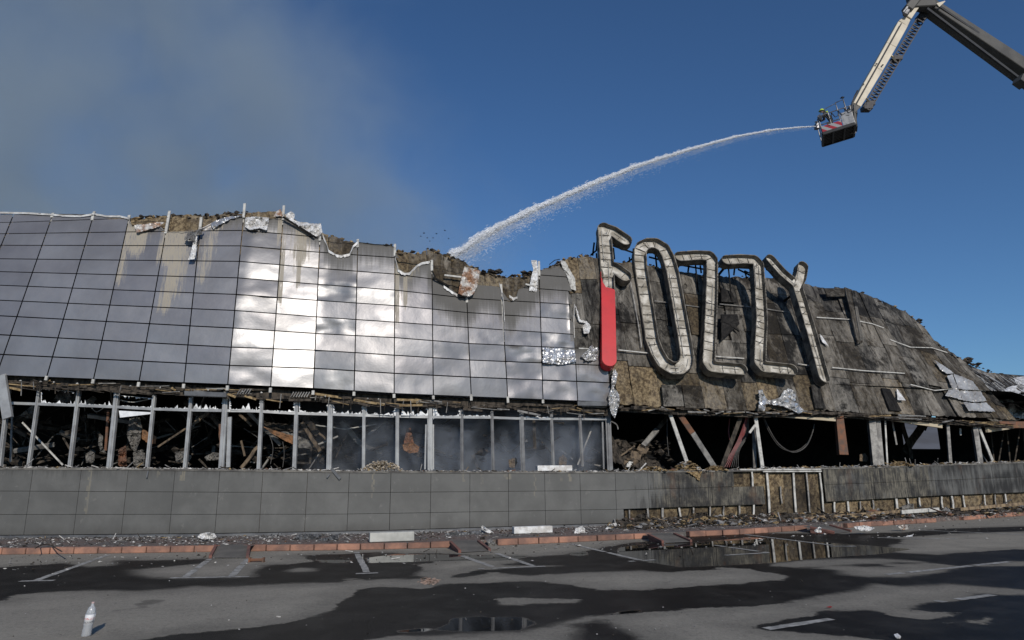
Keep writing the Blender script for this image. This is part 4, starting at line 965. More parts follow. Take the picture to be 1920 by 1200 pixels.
# bright curled lips along torn metal edges
lip = MB()
for L in ([(0,397),(50,398),(99,401)],[(100,401),(120,403),(150,404),(176,400)],[(178,400),(200,404),(225,404),(242,408)],[(604,436),(612,455),(616,468),(630,477),(640,479),(656,475),(662,460),(671,452)],[(741,482),(746,505),(758,512),(768,511),(780,498),(790,492),(806,489)],[(832,535),(846,545),(858,552)],[(936,530),(944,560),(946,600)],[(955,553),(962,558),(970,556)],[(1077,570),(1076,600),(1077,628)]):
    pts_ = []
    for a, b in zip(L, L[1:]):
        for t in range(5): pts_.append((a[0] + (b[0] - a[0]) * t / 5, a[1] + (b[1] - a[1]) * t / 5))
    pts_.append(L[-1])
    for i in range(len(pts_) - 1):
        a, b = pts_[i], pts_[i + 1]; w0, w1 = 2.5 + 3 * noise.noise(Vector((a[0] * .2, 1, 0))), 2.5 + 3 * noise.noise(Vector((b[0] * .2, 1, 0)))
        if a[0] < 250: w0 *= .5; w1 *= .5
        lip.poly([S(*a, gc, .10), S(*b, gc, .10), S(b[0], b[1] + w1 + 2, gc, .07), S(a[0], a[1] + w0 + 2, gc, .07)])
lp_ = MB(); last = None
for k in range(0, len(lip.v), 4):
    q = lip.v[k:k + 4]
    if last is not None and (Vector(q[0]) - last).length > .01: lp_.build('curled_edge', M['foilw'], cl, solid=.01, merge=.001); lp_ = MB()
    lp_.poly(q); last = Vector(q[1])
lp_.build('curled_edge', M['foilw'], cl, solid=.01, merge=.001)
mb = MB(); mb.bar(S(531, 407, gc, .2), S(590, 444, gc, .15), .06, .05); bp(mb, 'bent_rail', M['soot'])
mb = MB(); mb.bar(S(833, 516, gc, .1), S(868, 520, gc, .1), .05, .05, side=(0, 0, 1)); bp(mb, 'bent_rail', M['pale'])
mb = MB(); mb.bar(S(812, 520, gc, .12), S(842, 537, gc, .12), .05, .04, side=(0, 0, 1)); bp(mb, 'bent_rail', M['soot'])
mb = MB(); mb.bar(S(985, 533, gc, .1), S(1003, 537, gc, .1), .05, .05, side=(0, 0, 1)); bp(mb, 'bent_rail', M['pale'])
# char crumbs on the ridge
mb = MB()
for i in range(420):
    x = random.choice([random.uniform(255, 470), random.uniform(600, 1110), random.uniform(800, 1110), random.uniform(1120, 1880)]); y = ip(x, TOPL) + random.uniform(-3, 5)
    mb.chunk(S(x, y, gc, random.uniform(-.3, -.05)), random.uniform(.02, .11), random.choice([0, 0, 1]), .7)
for x, y in ((1717, 603), (1722, 604), (1812, 676), (1818, 674), (1830, 684), (1000, 512), (985, 514), (935, 508), (925, 509), (912, 512)):
    for i in range(6): mb.chunk(S(x + random.uniform(-6, 6), y + random.uniform(-3, 4), gc, -.15), random.uniform(.06, .16), 0)
o = mb.build('ridge_char', [M['char'], M['wool']], bld); o['kind'] = 'stuff'

# ================================================================== COLLAPSED WING at the far right
wg = MB(); Rw = random.Random(4)
WT = [(1800,676),(1830,690),(1850,698),(1880,701),(1920,704),(2000,712),(2100,730),(2300,760)]; WBm = [(1800,778),(1850,784),(1880,800),(1920,784),(2000,790),(2300,810)]
def gwing(X, Z): return 27.2 + max(0, X - 17) * .42 + max(0, Z - 3.5) * 1.7
wg.grid(lambda u, v: (lambda x: S(x, ip(x, WBm) * (1 - v) + ip(x, WT) * v, gwing, .22 * noise.noise(Vector((x * .05, v * 2.6, 3))) + .12 * noise.noise(Vector((x * .16, v * 7, 1)))))(1800 + 500 * u), 90, 16, 0, uvfn=lambda u, v: (u * 9 + v * 2.0, v * 1.6), colfn=lambda u, v: (1, 0, 0))
bp(wg, 'collapsed_wing_roof', M['board'], False)
for q, mt in (([(1900,709),(1925,704),(1960,712),(1960,736),(1915,735),(1905,742),(1888,744),(1864,740),(1890,726),(1908,722)], 'foilw'), ([(1850,772),(1856,760),(1868,768),(1888,779),(1884,784),(1872,784)], 'foil'), ([(1866,738),(1900,752),(1935,772),(1935,788),(1895,781),(1878,764)], 'foilw'), ([(1905,742),(1935,738),(1960,750),(1960,775),(1925,766)], 'steel'), ([(1838,735),(1850,742),(1872,762),(1888,780),(1878,784),(1862,768)], 'pale')):
    foil(q, 'loose_panel', None, '', mt, .15, .2, 1.2, g=gwing, parent=bld)
wr = MB()
for i in range(130):
    x = Rw.uniform(1815, 1900); y = ip(x, WT) + Rw.uniform(4, 45); L = Rw.uniform(15, 50); wr.bar(S(x, y, gwing, .15), S(x + L, y + L * Rw.uniform(.45, .85), gwing, .15), Rw.choice([.02, .03, .06]), .03, Rw.choice([0, 1, 1, 2, 2]), side=(0, 0, 1))
bp(wr, 'fallen_laths', [M['char'], M['steel'], M['pale']])
mb = MB(); mb.grid(lambda u, v: S(1850 + 450 * u, 790 + 4 * u + (12 if v else 0), gwing, .2), 20, 1); bp(mb, 'charred_eaves', M['rust'], solid=.05)
mb = MB()
for i in range(14):
    x = 1850 + i * 30; a = P(x, 800, 31 + i * .2); mb.bar(Vector((a.x, a.y, 1.0)), Vector((a.x + .2, a.y, 4.0)), .06, .06)
    b = P(x + 20, 880, 30); mb.bar(b, a + Vector((.8, 0, 0)), .05, .05)
bp(mb, 'wing_props', M['char'])
mb = MB(); q0, q1 = P(1790, 850, 37), P(2600, 850, 44); mb.poly([(q0.x, q0.y, 0), (q1.x, q1.y, 0), (q1.x, q1.y, 5), (q0.x, q0.y, 5)]); mb.poly([(q0.x, q0.y, 4.9), (q1.x, q1.y, 4.9), (q1.x - 9, q1.y - 12, 4.3), (q0.x - 3, q0.y - 9, 4.3)]); bp(mb, 'wing_back_wall', M['soot'])
M['woodd'] = simple('dark_timber', (.17, .125, .08), (.05, .038, .028), .85, 0, 3, .4, stretch=(3, 3, 1))  # darker copy of the scorched timber for pieces inside the hall
# ================================================================== INTERIOR WRECKAGE (each beam, sheet or cable a thing)
def item(name, cat, label, mb, mats, group=None, **k): return tag(mb.build(name, mats, **k), label, cat, group)
def gin(d): return lambda X, Z: ip(X, BASE) + .25 + d
def beam(x0, y0, x1, y1, w, mat, label, d=.8, d2=None, name='fallen_joist', cat='beam', bend=0, group='beams fallen inside the burned hall', hh=None):
    a, b = S(x0, y0, gin(d)), S(x1, y1, gin(d if d2 is None else d2)); n = 5; mb = MB(); prev = a
    sd = random.uniform(0, 30)
    for i in range(1, n + 1):
        q = a.lerp(b, i / n) + Vector((0, 0, -bend * math.sin(math.pi * i / n))) + Vector((noise.noise(Vector((i, sd, 0))), 0, noise.noise(Vector((i, sd, 5))))) * w * .4 * (i < n)
        mb.bar(prev, q, w, hh or w * .6); prev = q
    return item(name, cat, label, mb, M[mat], group, merge=.001)
WIN = lambda n: n
beam(42, 792, 118, 872, .04, 'pale', 'thin bright bent rod slanting down behind the two leftmost windows', .6)
beam(296, 838, 392, 775, .05, 'woodd', 'thin splintered lath rising to the right, left of the broad paired mullions', .8)
beam(366, 792, 392, 773, .09, 'woodd', 'short pale broken lath high beside the paired mullions', .7)
beam(452, 878, 484, 838, .09, 'woodd', 'stub of brown timber leaning at the sill right of the paired mullions', .7)
beam(448, 776, 472, 798, .06, 'woodd', 'thin pale stick high in the window right of the paired mullions', .7)
beam(452, 826, 459, 855, .05, 'woodd', 'small upright splinter low in the window right of the paired mullions', .6)
beam(566, 792, 600, 846, .09, 'woodd', 'long double split timber sloping down beside the orange board', .7)
beam(572, 780, 596, 815, .16, 'char', 'thick charred timber end above the split timber', 1.0)
beam(598, 812, 614, 826, .05, 'woodd', 'short lath lying at the bright white edged mullion', .7)
beam(595, 834, 634, 818, .05, 'steel', 'thin bar crossing behind the bright white edged mullion', .9)
beam(640, 790, 678, 834, .14, 'steel', 'grey sagging ceiling channel in the smoky middle window', 1.5)
beam(678, 834, 716, 848, .10, 'steel', 'grey broken channel end right of the sagging ceiling channel', 1.4)
beam(592, 797, 648, 805, .03, 'pale', 'thin wire like rod under the transom right of the split timber', .8)
beam(648, 805, 706, 795, .03, 'pale', 'thin rod rising right in the middle window', .8)
beam(690, 815, 724, 790, .06, 'steel', 'dull bar above the pile of pale chips', 1.0)
beam(1179, 874, 1208, 838, .34, 'woodd', 'broken brown plank leaning on the sill right of the corner mullion', .4, .8, hh=.08)
beam(1206, 836, 1232, 806, .16, 'steel', 'grey twisted post rising above the broken brown plank', .7, .9)
beam(1228, 810, 1262, 770, .14, 'char', 'charred post running up to the eaves above the broken brown plank', .9, 1.1)
beam(1178, 876, 1183, 866, .12, 'pale', 'white stub of pipe beside the foot of the broken brown plank', .25, .25)
beam(1160, 858, 1190, 836, .05, 'woodd', 'short crossed lath in the rubble mound by the corner mullion', .6)
beam(1120, 765, 1100, 830, .06, 'char', 'black slanting bar behind the last glazed window', .8)
beam(1000, 775, 1003, 842, .09, 'char', 'black broken post hanging from the eaves in the smoky right windows', .5)
beam(1111, 800, 1083, 872, .05, 'steel', 'grey pipe slanting behind the last two windows', .7)
beam(24, 762, 20, 866, .05, 'steel', 'grey upright pipe behind the leftmost window', .6)
beam(203, 770, 198, 845, .06, 'rust', 'rusty upright strip left of the third mullion', .9)
beam(413, 795, 414, 850, .07, 'rust', 'rusty strip hanging directly left of the paired mullions', .5)
beam(1673, 790, 1681, 834, .06, 'steel', 'thin grey rod hanging in the gap that shows the sky', .5)
beam(1690, 784, 1708, 860, .16, 'char', 'charred beam crossing the gap that shows the sky', 4.0)
beam(1735, 790, 1694, 850, .3, 'char', 'thick black beam leaning right of the gap that shows the sky', 4.2)
beam(1840, 850, 1852, 868, .04, 'steel', 'short bent rod at the foot of the pale prop near the right end', .3)
beam(1800, 803, 1801, 816, .06, 'pale', 'small white rag like strip hanging left of the last column', .4)
def sheet(px, mat, label, d=.8, amp=.15, name='hanging_sheet', cat='sheet', grp='sheets hanging inside the burned hall'):
    foil(px, name, label, cat, mat, 0, amp, 2, g=gin(d), group=grp)
sheet([(243,785),(262,783),(266,800),(263,825),(254,848),(246,840),(238,815)], 'concrete', 'grey torn board hanging in the window right of the third mullion', .7)
sheet([(267,803),(280,812),(293,818),(292,832),(278,832),(266,822)], 'plank', 'small orange brown board beside the grey torn board', .7, .05)
sheet([(494,800),(530,812),(555,826),(560,840),(580,842),(588,836),(584,828),(548,812),(500,793)], 'concrete', 'sagging grey ceiling sheet above the orange board', .9)
sheet([(494,800),(512,806),(529,811),(552,818),(551,834),(530,824),(510,813)], 'plank', 'orange scorched board hanging behind the mullion left of the split timber', .7, .05)
sheet([(490,790),(540,796),(575,806),(586,816),(540,808),(500,802)], 'char', 'layer of charred ceiling above the orange board', .8)
sheet([(755,834),(775,830),(786,838),(784,848),(768,850),(757,844)], 'plank', 'rusty orange lump in the smoky window left of the wide middle mullion', .8, .1)
sheet([(762,804),(770,802),(776,830),(757,832)], 'rust', 'dull red flap above the rusty orange lump', .9, .1)
sheet([(250,848),(266,843),(272,850),(270,873),(250,873)], 'concrete', 'pale grey block standing on the sill right of the third mullion', .6)
sheet([(222,843),(236,835),(238,874),(222,874)], 'rust', 'brown burned box on the sill right of the third mullion', .6)
sheet([(328,848),(345,846),(360,856),(352,868),(330,866)], 'concrete', 'rounded grey lump seen left of the sixth mullion', .8)
sheet([(383,858),(400,848),(412,850),(412,862),(388,864)], 'concrete', 'flat grey lump left of the paired mullions', .8)
sheet([(160,852),(170,845),(178,850),(176,868),(162,868)], 'concrete', 'grey sack shaped lump between the second and third mullions', .8)
sheet([(186,815),(193,818),(192,838),(199,850),(188,846),(184,830)], 'concrete', 'twisted grey rag beside the rusty upright strip', .8)
sheet([(36,780),(60,760),(72,765),(70,785),(50,784)], 'concrete', 'grey wedge of ceiling behind the first upper window', 1.5)
sheet([(160,752),(175,742),(182,748),(170,762),(162,765)], 'concrete', 'curled grey duct piece above the transom left of the third mullion', .8)
sheet([(110,735),(150,732),(148,748),(120,756),(100,750)], 'mulld', 'grey blue fabric bunched above the transom in the second window', .8)
sheet([(953,862),(968,858),(970,868),(964,878),(955,876)], 'woodd', 'pale tan chunk behind the smoky window left of the wide right mullion', .6, .05)
sheet([(1048,858),(1056,852),(1064,862),(1062,872),(1048,872)], 'woodd', 'tan wedge standing behind the white box on the sill', .6, .05)
sheet([(1612,852),(1622,850),(1628,858),(1626,866),(1612,864)], 'woodd', 'small tan lump on the sill left of the double column', .5, .05)
def cable(px, r, mat, label, d=.5, grp='cables dangling in the burned hall'):
    mb = MB(); pts_ = [S(x, y, gin(d)) for x, y in px]
    q = []
    for i in range(len(pts_) - 1):
        p0, p1, p2, p3 = pts_[max(i - 1, 0)], pts_[i], pts_[i + 1], pts_[min(i + 2, len(pts_) - 1)]
        for t in (0, .25, .5, .75): q.append(.5 * ((2 * p1) + (p2 - p0) * t + (2 * p0 - 5 * p1 + 4 * p2 - p3) * t * t + (3 * p1 - p0 - 3 * p2 + p3) * t ** 3))
    q.append(pts_[-1]); mb.tube(q, r, n=5); item('hanging_cable', 'cable', label, mb, M[mat], grp)
for i in range(9):
    t = i / 8; cable([(1401 + 3 * t, 774), (1388 + 14 * t, 815), (1370 + 16 * t, 850 - 4 * t), (1350 + 34 * t, 876)], .018 if i < 5 else .012, 'cable' if i < 5 else 'cabled', 'thin cable of the drooping bundle left of the white prop', .3 + .05 * i)
cable([(1431,778),(1440,800),(1460,832),(1487,848),(1510,838),(1522,815),(1527,795)], .02, 'cabled', 'black cable hanging in a wide loop right of the white prop')
cable([(1429,778),(1440,806),(1462,838),(1490,846),(1514,830),(1524,805)], .014, 'cabled', 'thinner second cable of the wide loop right of the white prop', .6)
cable([(1368,785),(1366,810),(1370,828),(1378,822),(1376,800)], .025, 'cable', 'dark red hose loop hanging left of the cable bundle', .7)
cable([(1251,785),(1251,820),(1254,855)], .012, 'cabled', 'single wire hanging straight left of the white leaning brace', .5)
cable([(505,815),(512,840),(507,870)], .010, 'cabled', 'thin wire dangling under the orange board', .6); cable([(530,828),(533,850),(530,876)], .010, 'cabled', 'straight thin wire right of the dangling one under the orange board', .6)
cable([(172,765),(180,772),(190,768),(196,762)], .012, 'steel', 'thin curled wire over the transom left of the third mullion', .3)
cable([(226,750),(250,754),(282,748)], .012, 'pale', 'pale wire stretched above the transom right of the third mullion', .3)
cable([(1146,790),(1156,796),(1159,805)], .02, 'steel', 'short curved pipe sticking out right of the corner mullion', .1)
# blackened clutter deep inside
mb = MB(); rc = random.Random(9)
for i in range(420):
    x = rc.uniform(-40, 1120); y = rc.uniform(770, 872); d = rc.uniform(1.2, 5); L = rc.uniform(.2, 1.4); p = S(x, y, gin(d)); v = Vector((rc.gauss(0, 1), rc.gauss(0, .4), rc.gauss(0, .7))).normalized() * L
    mb.bar(p, p + v, rc.choice([.02, .03, .05, .1]), None, rc.choice([0, 0, 0, 0, 2, 1]))
for i in range(500):
    x = rc.choice([rc.uniform(-40, 1120), rc.uniform(1150, 1260), rc.uniform(1150, 1230)]); t = rc.random(); d = 1 + 4 * t; lim = 868 - 40 * rc.random() * (1 if x > 1140 else .8)
    p = S(x, lim, gin(d)); mb.chunk(p, rc.uniform(.05, .28), rc.choice([0, 0, 0, 2]))
o = item('charred_wreckage', 'wreckage', 'heap of charred laths and lumps filling the dark inside of the hall', mb, [M['char'], M['steel'], M['soot']], origin=(0, 22, 1)); o['kind'] = 'stuff'
mb = MB()          # mound by the corner
def mound(u, v): 
    x = 1146 + 110 * u; p = S(x, 880, gin(.25 + 3.2 * v)); h = 1.25 * math.sin(math.pi * min(1, v * .9 + .1)) * (1 - u) ** .7 * (1 + .4 * noise.noise(Vector((u * 6, v * 6, 0)))) + .12 * noise.noise(Vector((u * 20, v * 15, 0)))
    return Vector((p.x, p.y, 1.5 + max(0, h)))
mb.grid(mound, 40, 30); item('ash_mound', 'rubble', 'dark ash mound just right of the corner mullion, under the broken plank', mb, M['char'])

# ================================================================== RUBBLE
chipm = [simple('grey_chips', (.30, .29, .275), (.13, .125, .12), .9, 0, 8, .2), simple('pale_chips', (.62, .60, .56), (.4, .38, .35), .8, 0, 8, .2), M['char'], M['wool'], M['rust'], M['steel']]
def chips(name, label, cat, n, fx, fy, smin, smax, w, mats=chipm, sticks=.15, zf_=None):
    mb = MB()
    for i in range(n):
        x = fx(); p = fy(x); s = smin + (smax - smin) * random.random() ** 3; mi = random.choices(range(len(mats)), w)[0]
        if random.random() < sticks:
            v = Vector((random.gauss(0, 1), random.gauss(0, .6), abs(random.gauss(0, .25)))).normalized() * s * random.uniform(2, 6); mb.bar(p, p + v, s * .22 + .006, None, mi)
        else: mb.chunk(p + Vector((0, 0, s * .2)), s, mi, random.uniform(.25, .7))
    o = mb.build(name, mats, origin=(0, 18, 0)); tag(o, label, cat, kind='stuff'); return o
def ledge(x):
    A = zw(x, 890); return Vector((A.x, A.y + random.uniform(-.02, .5), wtop(x) + .01))
chips('ledge_rubble', 'broken chips and ash lying along the top of the low wall', 'rubble', 5200, lambda: random.uniform(-200, 1930), ledge, .008, .06, (5, 4, 3, 1, .3, 1))
chips('ledge_rubble', 'coarser rubble on the burned right stretch of wall top', 'rubble', 900, lambda: random.uniform(1140, 1930), ledge, .02, .11, (4, 3, 3, 3, .5, 1))
def foot(x, a=.02, b=1.6, hi=0):
    A = zw(x, 980); k = random.random() ** 1.7; return Vector((A.x + random.uniform(-.3, .3), A.y - a - (b - a) * k, KH + hi * (1 - k) * random.random()))
chips('ground_rubble', 'fine grey and white rubble scattered on the pavement at the foot of the wall', 'rubble', 8000, lambda: random.uniform(-300, 2000), lambda x: foot(x, b=2.4), .006, .04, (6, 2.2, 4, .3, .3, .6))
chips('ground_rubble', 'burned rubble heaped under the stripped right stretch of wall', 'rubble', 3800, lambda: random.choice([random.uniform(1140, 1800), random.uniform(1180, 1460), random.uniform(1440, 1960)]), lambda x: foot(x, b=1.5, hi=.16), .015, .13, (2.5, .5, 9, 2.6, .8, .5), sticks=.10)
def road(x): return PZ(x, ip(x, KB) + 2 + abs(random.gauss(0, 14)), .004)
chips('road_litter', 'small bits of char and plaster strewn on the parking ground', 'rubble', 700, lambda: random.uniform(0, 1920), road, .006, .035, (4, 3, 4, 0, 0, 1), sticks=.1)
chips('road_litter', 'tiny specks on the open asphalt in front', 'rubble', 160, lambda: random.uniform(0, 1920), lambda x: PZ(x, random.uniform(1080, 1195), .004), .004, .014, (2, 3, 3, 0, 0, 0), sticks=.05)
def pilef(cx, cy, w, h, base, dd=.3):
    def f(x):
        u = random.gauss(0, .38); return base + Vector((u * w, random.uniform(-dd, dd), max(0, h * (1 - u * u * 1.6)) * random.random()))
    return f
b0 = S(710, 884, gw); b0 = Vector((b0.x, b0.y + .4, wtop(710)))
o = chips('chip_pile', 'pile of pale yellowish chips on the wall top below the middle windows', 'rubble', 900, lambda: 0, pilef(0, 0, .75, .28, b0, .2), .015, .04, (0, 5, 0, 2, 0, 0), sticks=0, mats=[chipm[0], simple('cream_chips', (.62, .54, .43), (.42, .36, .28), .9), M['char'], M['wool'], M['rust'], M['steel']])
for cx, cy, w, h, lab in ((1292, 880, .55, .26, 'clump of tan mineral wool slumped over the wall top under the white brace'), (1225, 880, .5, .12, 'low brown heap on the wall top right of the plank'), (1345, 880, .4, .12, 'low brown heap on the wall top at the foot of the steel brace'), (1692, 874, .5, .12, 'tan lump of wool on the wall top below the sky gap')):
    b0 = S(cx, cy + 2, gw); b0 = Vector((b0.x, b0.y + .15, wtop(cx)))
    chips('wool_clump', lab, 'insulation', 260, lambda: 0, pilef(0, 0, w, h, b0, .15), .03, .10, (.5, .3, 1, 6, 0, 0), sticks=.02)
foil([(1286,884),(1316,884),(1313,892),(1312,902),(1306,898),(1298,890)], 'wool_flap', 'tongue of charred wool hanging over the wall front under the white brace', 'insulation', 'wool', .05, .1, 3, g=gw)
# single larger pieces
def boxy(name, cat, label, x0, y0, x1, y1, Yoff, dz, mat, deep=.3, g=gw, off=0, tilt=0, z=None):
    a, b = S(x0, y1, g, off), S(x1, y1, g, off); h = (y1 - y0) * a.y / 1280; mb = MB(); c = (a + b) / 2
    if z is not None: c.z = z
    else: c.z = a.z
    mb.bar(Vector((a.x, a.y, c.z + h / 2)), Vector((b.x, b.y, c.z + h / 2 + tilt)), deep, h, side=(0, 1, 0)); return item(name, cat, label, mb, mat, bevel=.01)
boxy('white_box', 'box', 'long white box lying on the wall top below the right windows', 1006, 872, 1071, 882, 0, 0, M['foilw'], .2, off=-.25, z=wtop(1040) + .03)
def gp(dist): return lambda X, Z: ip(X, WALL) - dist
whitep = simple('chalky_white_panel', (.50, .50, .46), (.36, .36, .33), .7, 0, 3, .1)
boxy('cream_board', 'board', 'long cream white panel lying on the pavement behind the kerb, left of centre', 692, 1003, 775, 1019, 0, 0, whitep, .25, g=gp(2.35), z=KH)
boxy('lamp_housing', 'box', 'long bright white lamp housing at the wall foot right of centre', 962, 989, 1034, 1001, 0, 0, M['foilw'], .2, g=gp(1.5), z=KH)
boxy('dark_plank', 'plank', 'dark plank against the wall foot below the stripped panels', 1161, 982, 1226, 990, 0, 0, M['char'], .15, g=gp(.6), z=KH)
def flat(px, name, cat, label, mat, dist, z=KH, amp=.12, grp=None, g=None):
    foil(px, name if name != 'wall_foot_debris' else 'burned_scrap', label, cat, mat, 0, amp, 2.2, g=g or gp(dist), group=grp)
flat([(370,1007),(375,1001),(388,998),(402,1000),(406,1007),(400,1011),(378,1011)], 'crumpled_bag', 'plastic', 'white crumpled plastic at the wall foot far left of the white panel', 'foilw', 1.2)
flat([(1076,999),(1080,990),(1092,986),(1097,992),(1098,1004),(1088,1007),(1077,1005)], 'crumpled_bag', 'plastic', 'white crumpled bundle on the pavement right of the lamp housing', 'foilw', 1.9)
flat([(1240,985),(1248,980),(1258,983),(1256,992),(1244,992)], 'crumpled_bag', 'plastic', 'small white crumpled scrap below the stripped panels', 'foilw', 1.0)
flat([(1135,992),(1142,983),(1155,980),(1157,985),(1146,992),(1138,996)], 'crumpled_bag', 'plastic', 'pale crumpled strip at the wall foot where the stripping begins', 'foilw', 1.0)
flat([(548,1012),(560,1002),(585,1001),(604,1003),(600,1010),(575,1014)], 'loose_sheet', 'sheet', 'dark grey metal sheet leaning at the wall foot left of the white panel', 'mulld', 1.3)
flat([(593,1013),(618,1006),(638,1000),(632,1012),(625,1018),(605,1018)], 'loose_sheet', 'sheet', 'dark folded metal sheet directly left of the white panel', 'mulld', 1.6)
flat([(835,1000),(905,995),(915,991),(908,1001),(870,1007),(840,1006)], 'loose_sheet', 'sheet', 'long dark blue grey sheet lying between white panel and lamp housing', 'mulld', 1.2)
flat([(905,985),(915,992),(925,998),(918,1001),(906,995),(902,988)], 'crumpled_bag', 'plastic', 'ragged pale strip sticking up at the end of the dark blue grey sheet', 'foilw', 1.3)
flat([(912,1013),(920,1010),(932,1022),(950,1026),(958,1024),(950,1030),(928,1028),(916,1022)], 'bent_flashing', 'metal strip', 'bent pale metal strip curling over the kerb beside the second ramp', 'steel', 2.9)
flat([(900,1008),(908,1006),(910,1018),(904,1020)], 'bent_flashing', 'metal strip', 'small dark upright scrap at the top of the second ramp', 'char', 2.6)
flat([(1600,988),(1620,985),(1640,990),(1630,996),(1610,995)], 'crumpled_bag', 'plastic', 'pale flat scrap on the asphalt before the kerb, far right', 'foilw', 4.3)
flat([(1680,985),(1700,984),(1704,992),(1690,994)], 'crumpled_bag', 'plastic', 'red and white scrap against the kerb, far right', 'foilr', 3.9)
flat([(1645,1010),(1668,1006),(1690,1008),(1705,1004),(1713,1001),(1707,1010),(1680,1012),(1655,1012)], 'crumpled_bag', 'plastic', 'white torn film lying on the wet asphalt, far right', 'foilw', 5.9, g=lambda X, Z: 17.6 + (Z) * 3)
flat([(1527,995),(1536,987),(1540,990),(1540,998),(1530,999)], 'crumpled_bag', 'plastic', 'small pale scrap standing beside the fourth ramp', 'foilw', 3.6)
for i, (q, mt, lb) in enumerate([([(1300,978),(1320,968),(1345,972),(1360,985),(1330,992),(1305,990)], 'wool', 'orange tan wool lump at the foot of the stripped wall'), ([(1180,985),(1195,965),(1212,962),(1216,985)], 'char', 'black curled board leaning on the stripped wall, leftmost'), ([(1300,975),(1305,962),(1325,960),(1332,975)], 'char', 'black curled board leaning on the stripped wall, middle'), ([(1455,975),(1480,962),(1520,965),(1545,975),(1500,985)], 'char', 'dark sheet heap below the tall studs'), ([(1490,972),(1505,967),(1518,975),(1516,982),(1500,978)], 'foilw', 'white torn strip on the dark sheet heap'), ([(1685,952),(1700,945),(1713,944),(1714,962),(1690,962)], 'concrete', 'grey block standing before the right bare insulation'), ([(1610,962),(1618,952),(1626,960),(1624,965)], 'char', 'small black lump before the right bare insulation'), ([(1758,962),(1775,950),(1790,964),(1770,970)], 'steel', 'tangle of grey strips right of the grey block')]):
    flat(q, 'wall_foot_debris', 'debris', lb, mt, .5)
for i, (x0, y0, x1, y1, w) in enumerate([(1480,975,1700,958,.10),(1690,960,1760,955,.12),(1800,955,1920,944,.10),(1560,982,1640,975,.06),(1310,986,1400,978,.05),(1440,972,1560,984,.05)]):
    mb = MB(); mb.bar(S(x0, y0, gp(.7)), S(x1, y1, gp(.6)), w, .05, side=(0, 0, 1)); item('fallen_lath', 'lath', ['long brown lath lying at the wall foot below the bare insulation', 'pale lath end right of the long brown lath', 'brown lath at the wall foot on the far right', 'short lath in front of the long brown lath', 'thin lath under the streaked panels', 'thin lath crossing the dark sheet heap'][i], mb, M['wood' if i != 1 else 'pale'])
mb = MB(); pts_ = [PZ(66 + 10 * t, 1028 - 8 * math.sin(t * .8), KH + .05) for t in range(6)]; mb.tube(pts_, .012); item('bent_wire', 'wire', 'dark bent wire lying on the kerb at the far left', mb, M['char'])
# tape loose ends on the wall top
for x, y, x2, y2, lb in ((621,878,638,898,'grey torn strip hanging over the wall top under the bright mullion'),(618,890,613,896,'short dark strip left of the grey torn strip on the wall top'),(278,883,275,896,'thin dark strip hanging over the wall top on the left')):
    mb = MB(); mb.bar(S(x, y, gw, .03), S(x2, y2, gw, .06), .07 if x == 621 else .03, .02); item('torn_strip', 'strip', lb, mb, M['mulld'])
# red and brown trifles on the asphalt
mb = MB(); c = PZ(481, 1054); mb.tube([c + Vector((-.12, 0, .04)), c + Vector((.12, 0, .04))], .03); mb.box(c + Vector((-.13, 0, .04)), .03, .09, .09); mb.box(c + Vector((.13, 0, .04)), .03, .09, .09)
item('rubber_bollard', 'bollard', 'small red brown spool lying on the asphalt beside the first ramp', mb, M['rust'])
mb = MB(); mb.chunk(PZ(1557, 1138, .02), .035, 0, .4); item('red_scrap', 'scrap', 'tiny red scrap on the dry asphalt, right foreground', mb, M['red'])
mb = MB(); [mb.chunk(PZ(806 + random.gauss(0, 8), 1090 + random.gauss(0, 2.5), .004), random.uniform(.01, .035), 0, .2) for _ in range(160)]; item('brick_dust', 'dust patch', 'pinkish dust patch on the asphalt in the middle', mb, simple('pink_dust', (.45, .30, .22), (.3, .22, .17), .95))
foil([(1676,1190),(1683,1188),(1689,1194),(1688,1197),(1680,1196)], 'paper_scrap', 'white paper scrap on the wet asphalt at the bottom right', 'paper', 'foilw', 0, .04, 3, g=lambda X, Z: 7.05 + Z * 4, step=1.5)

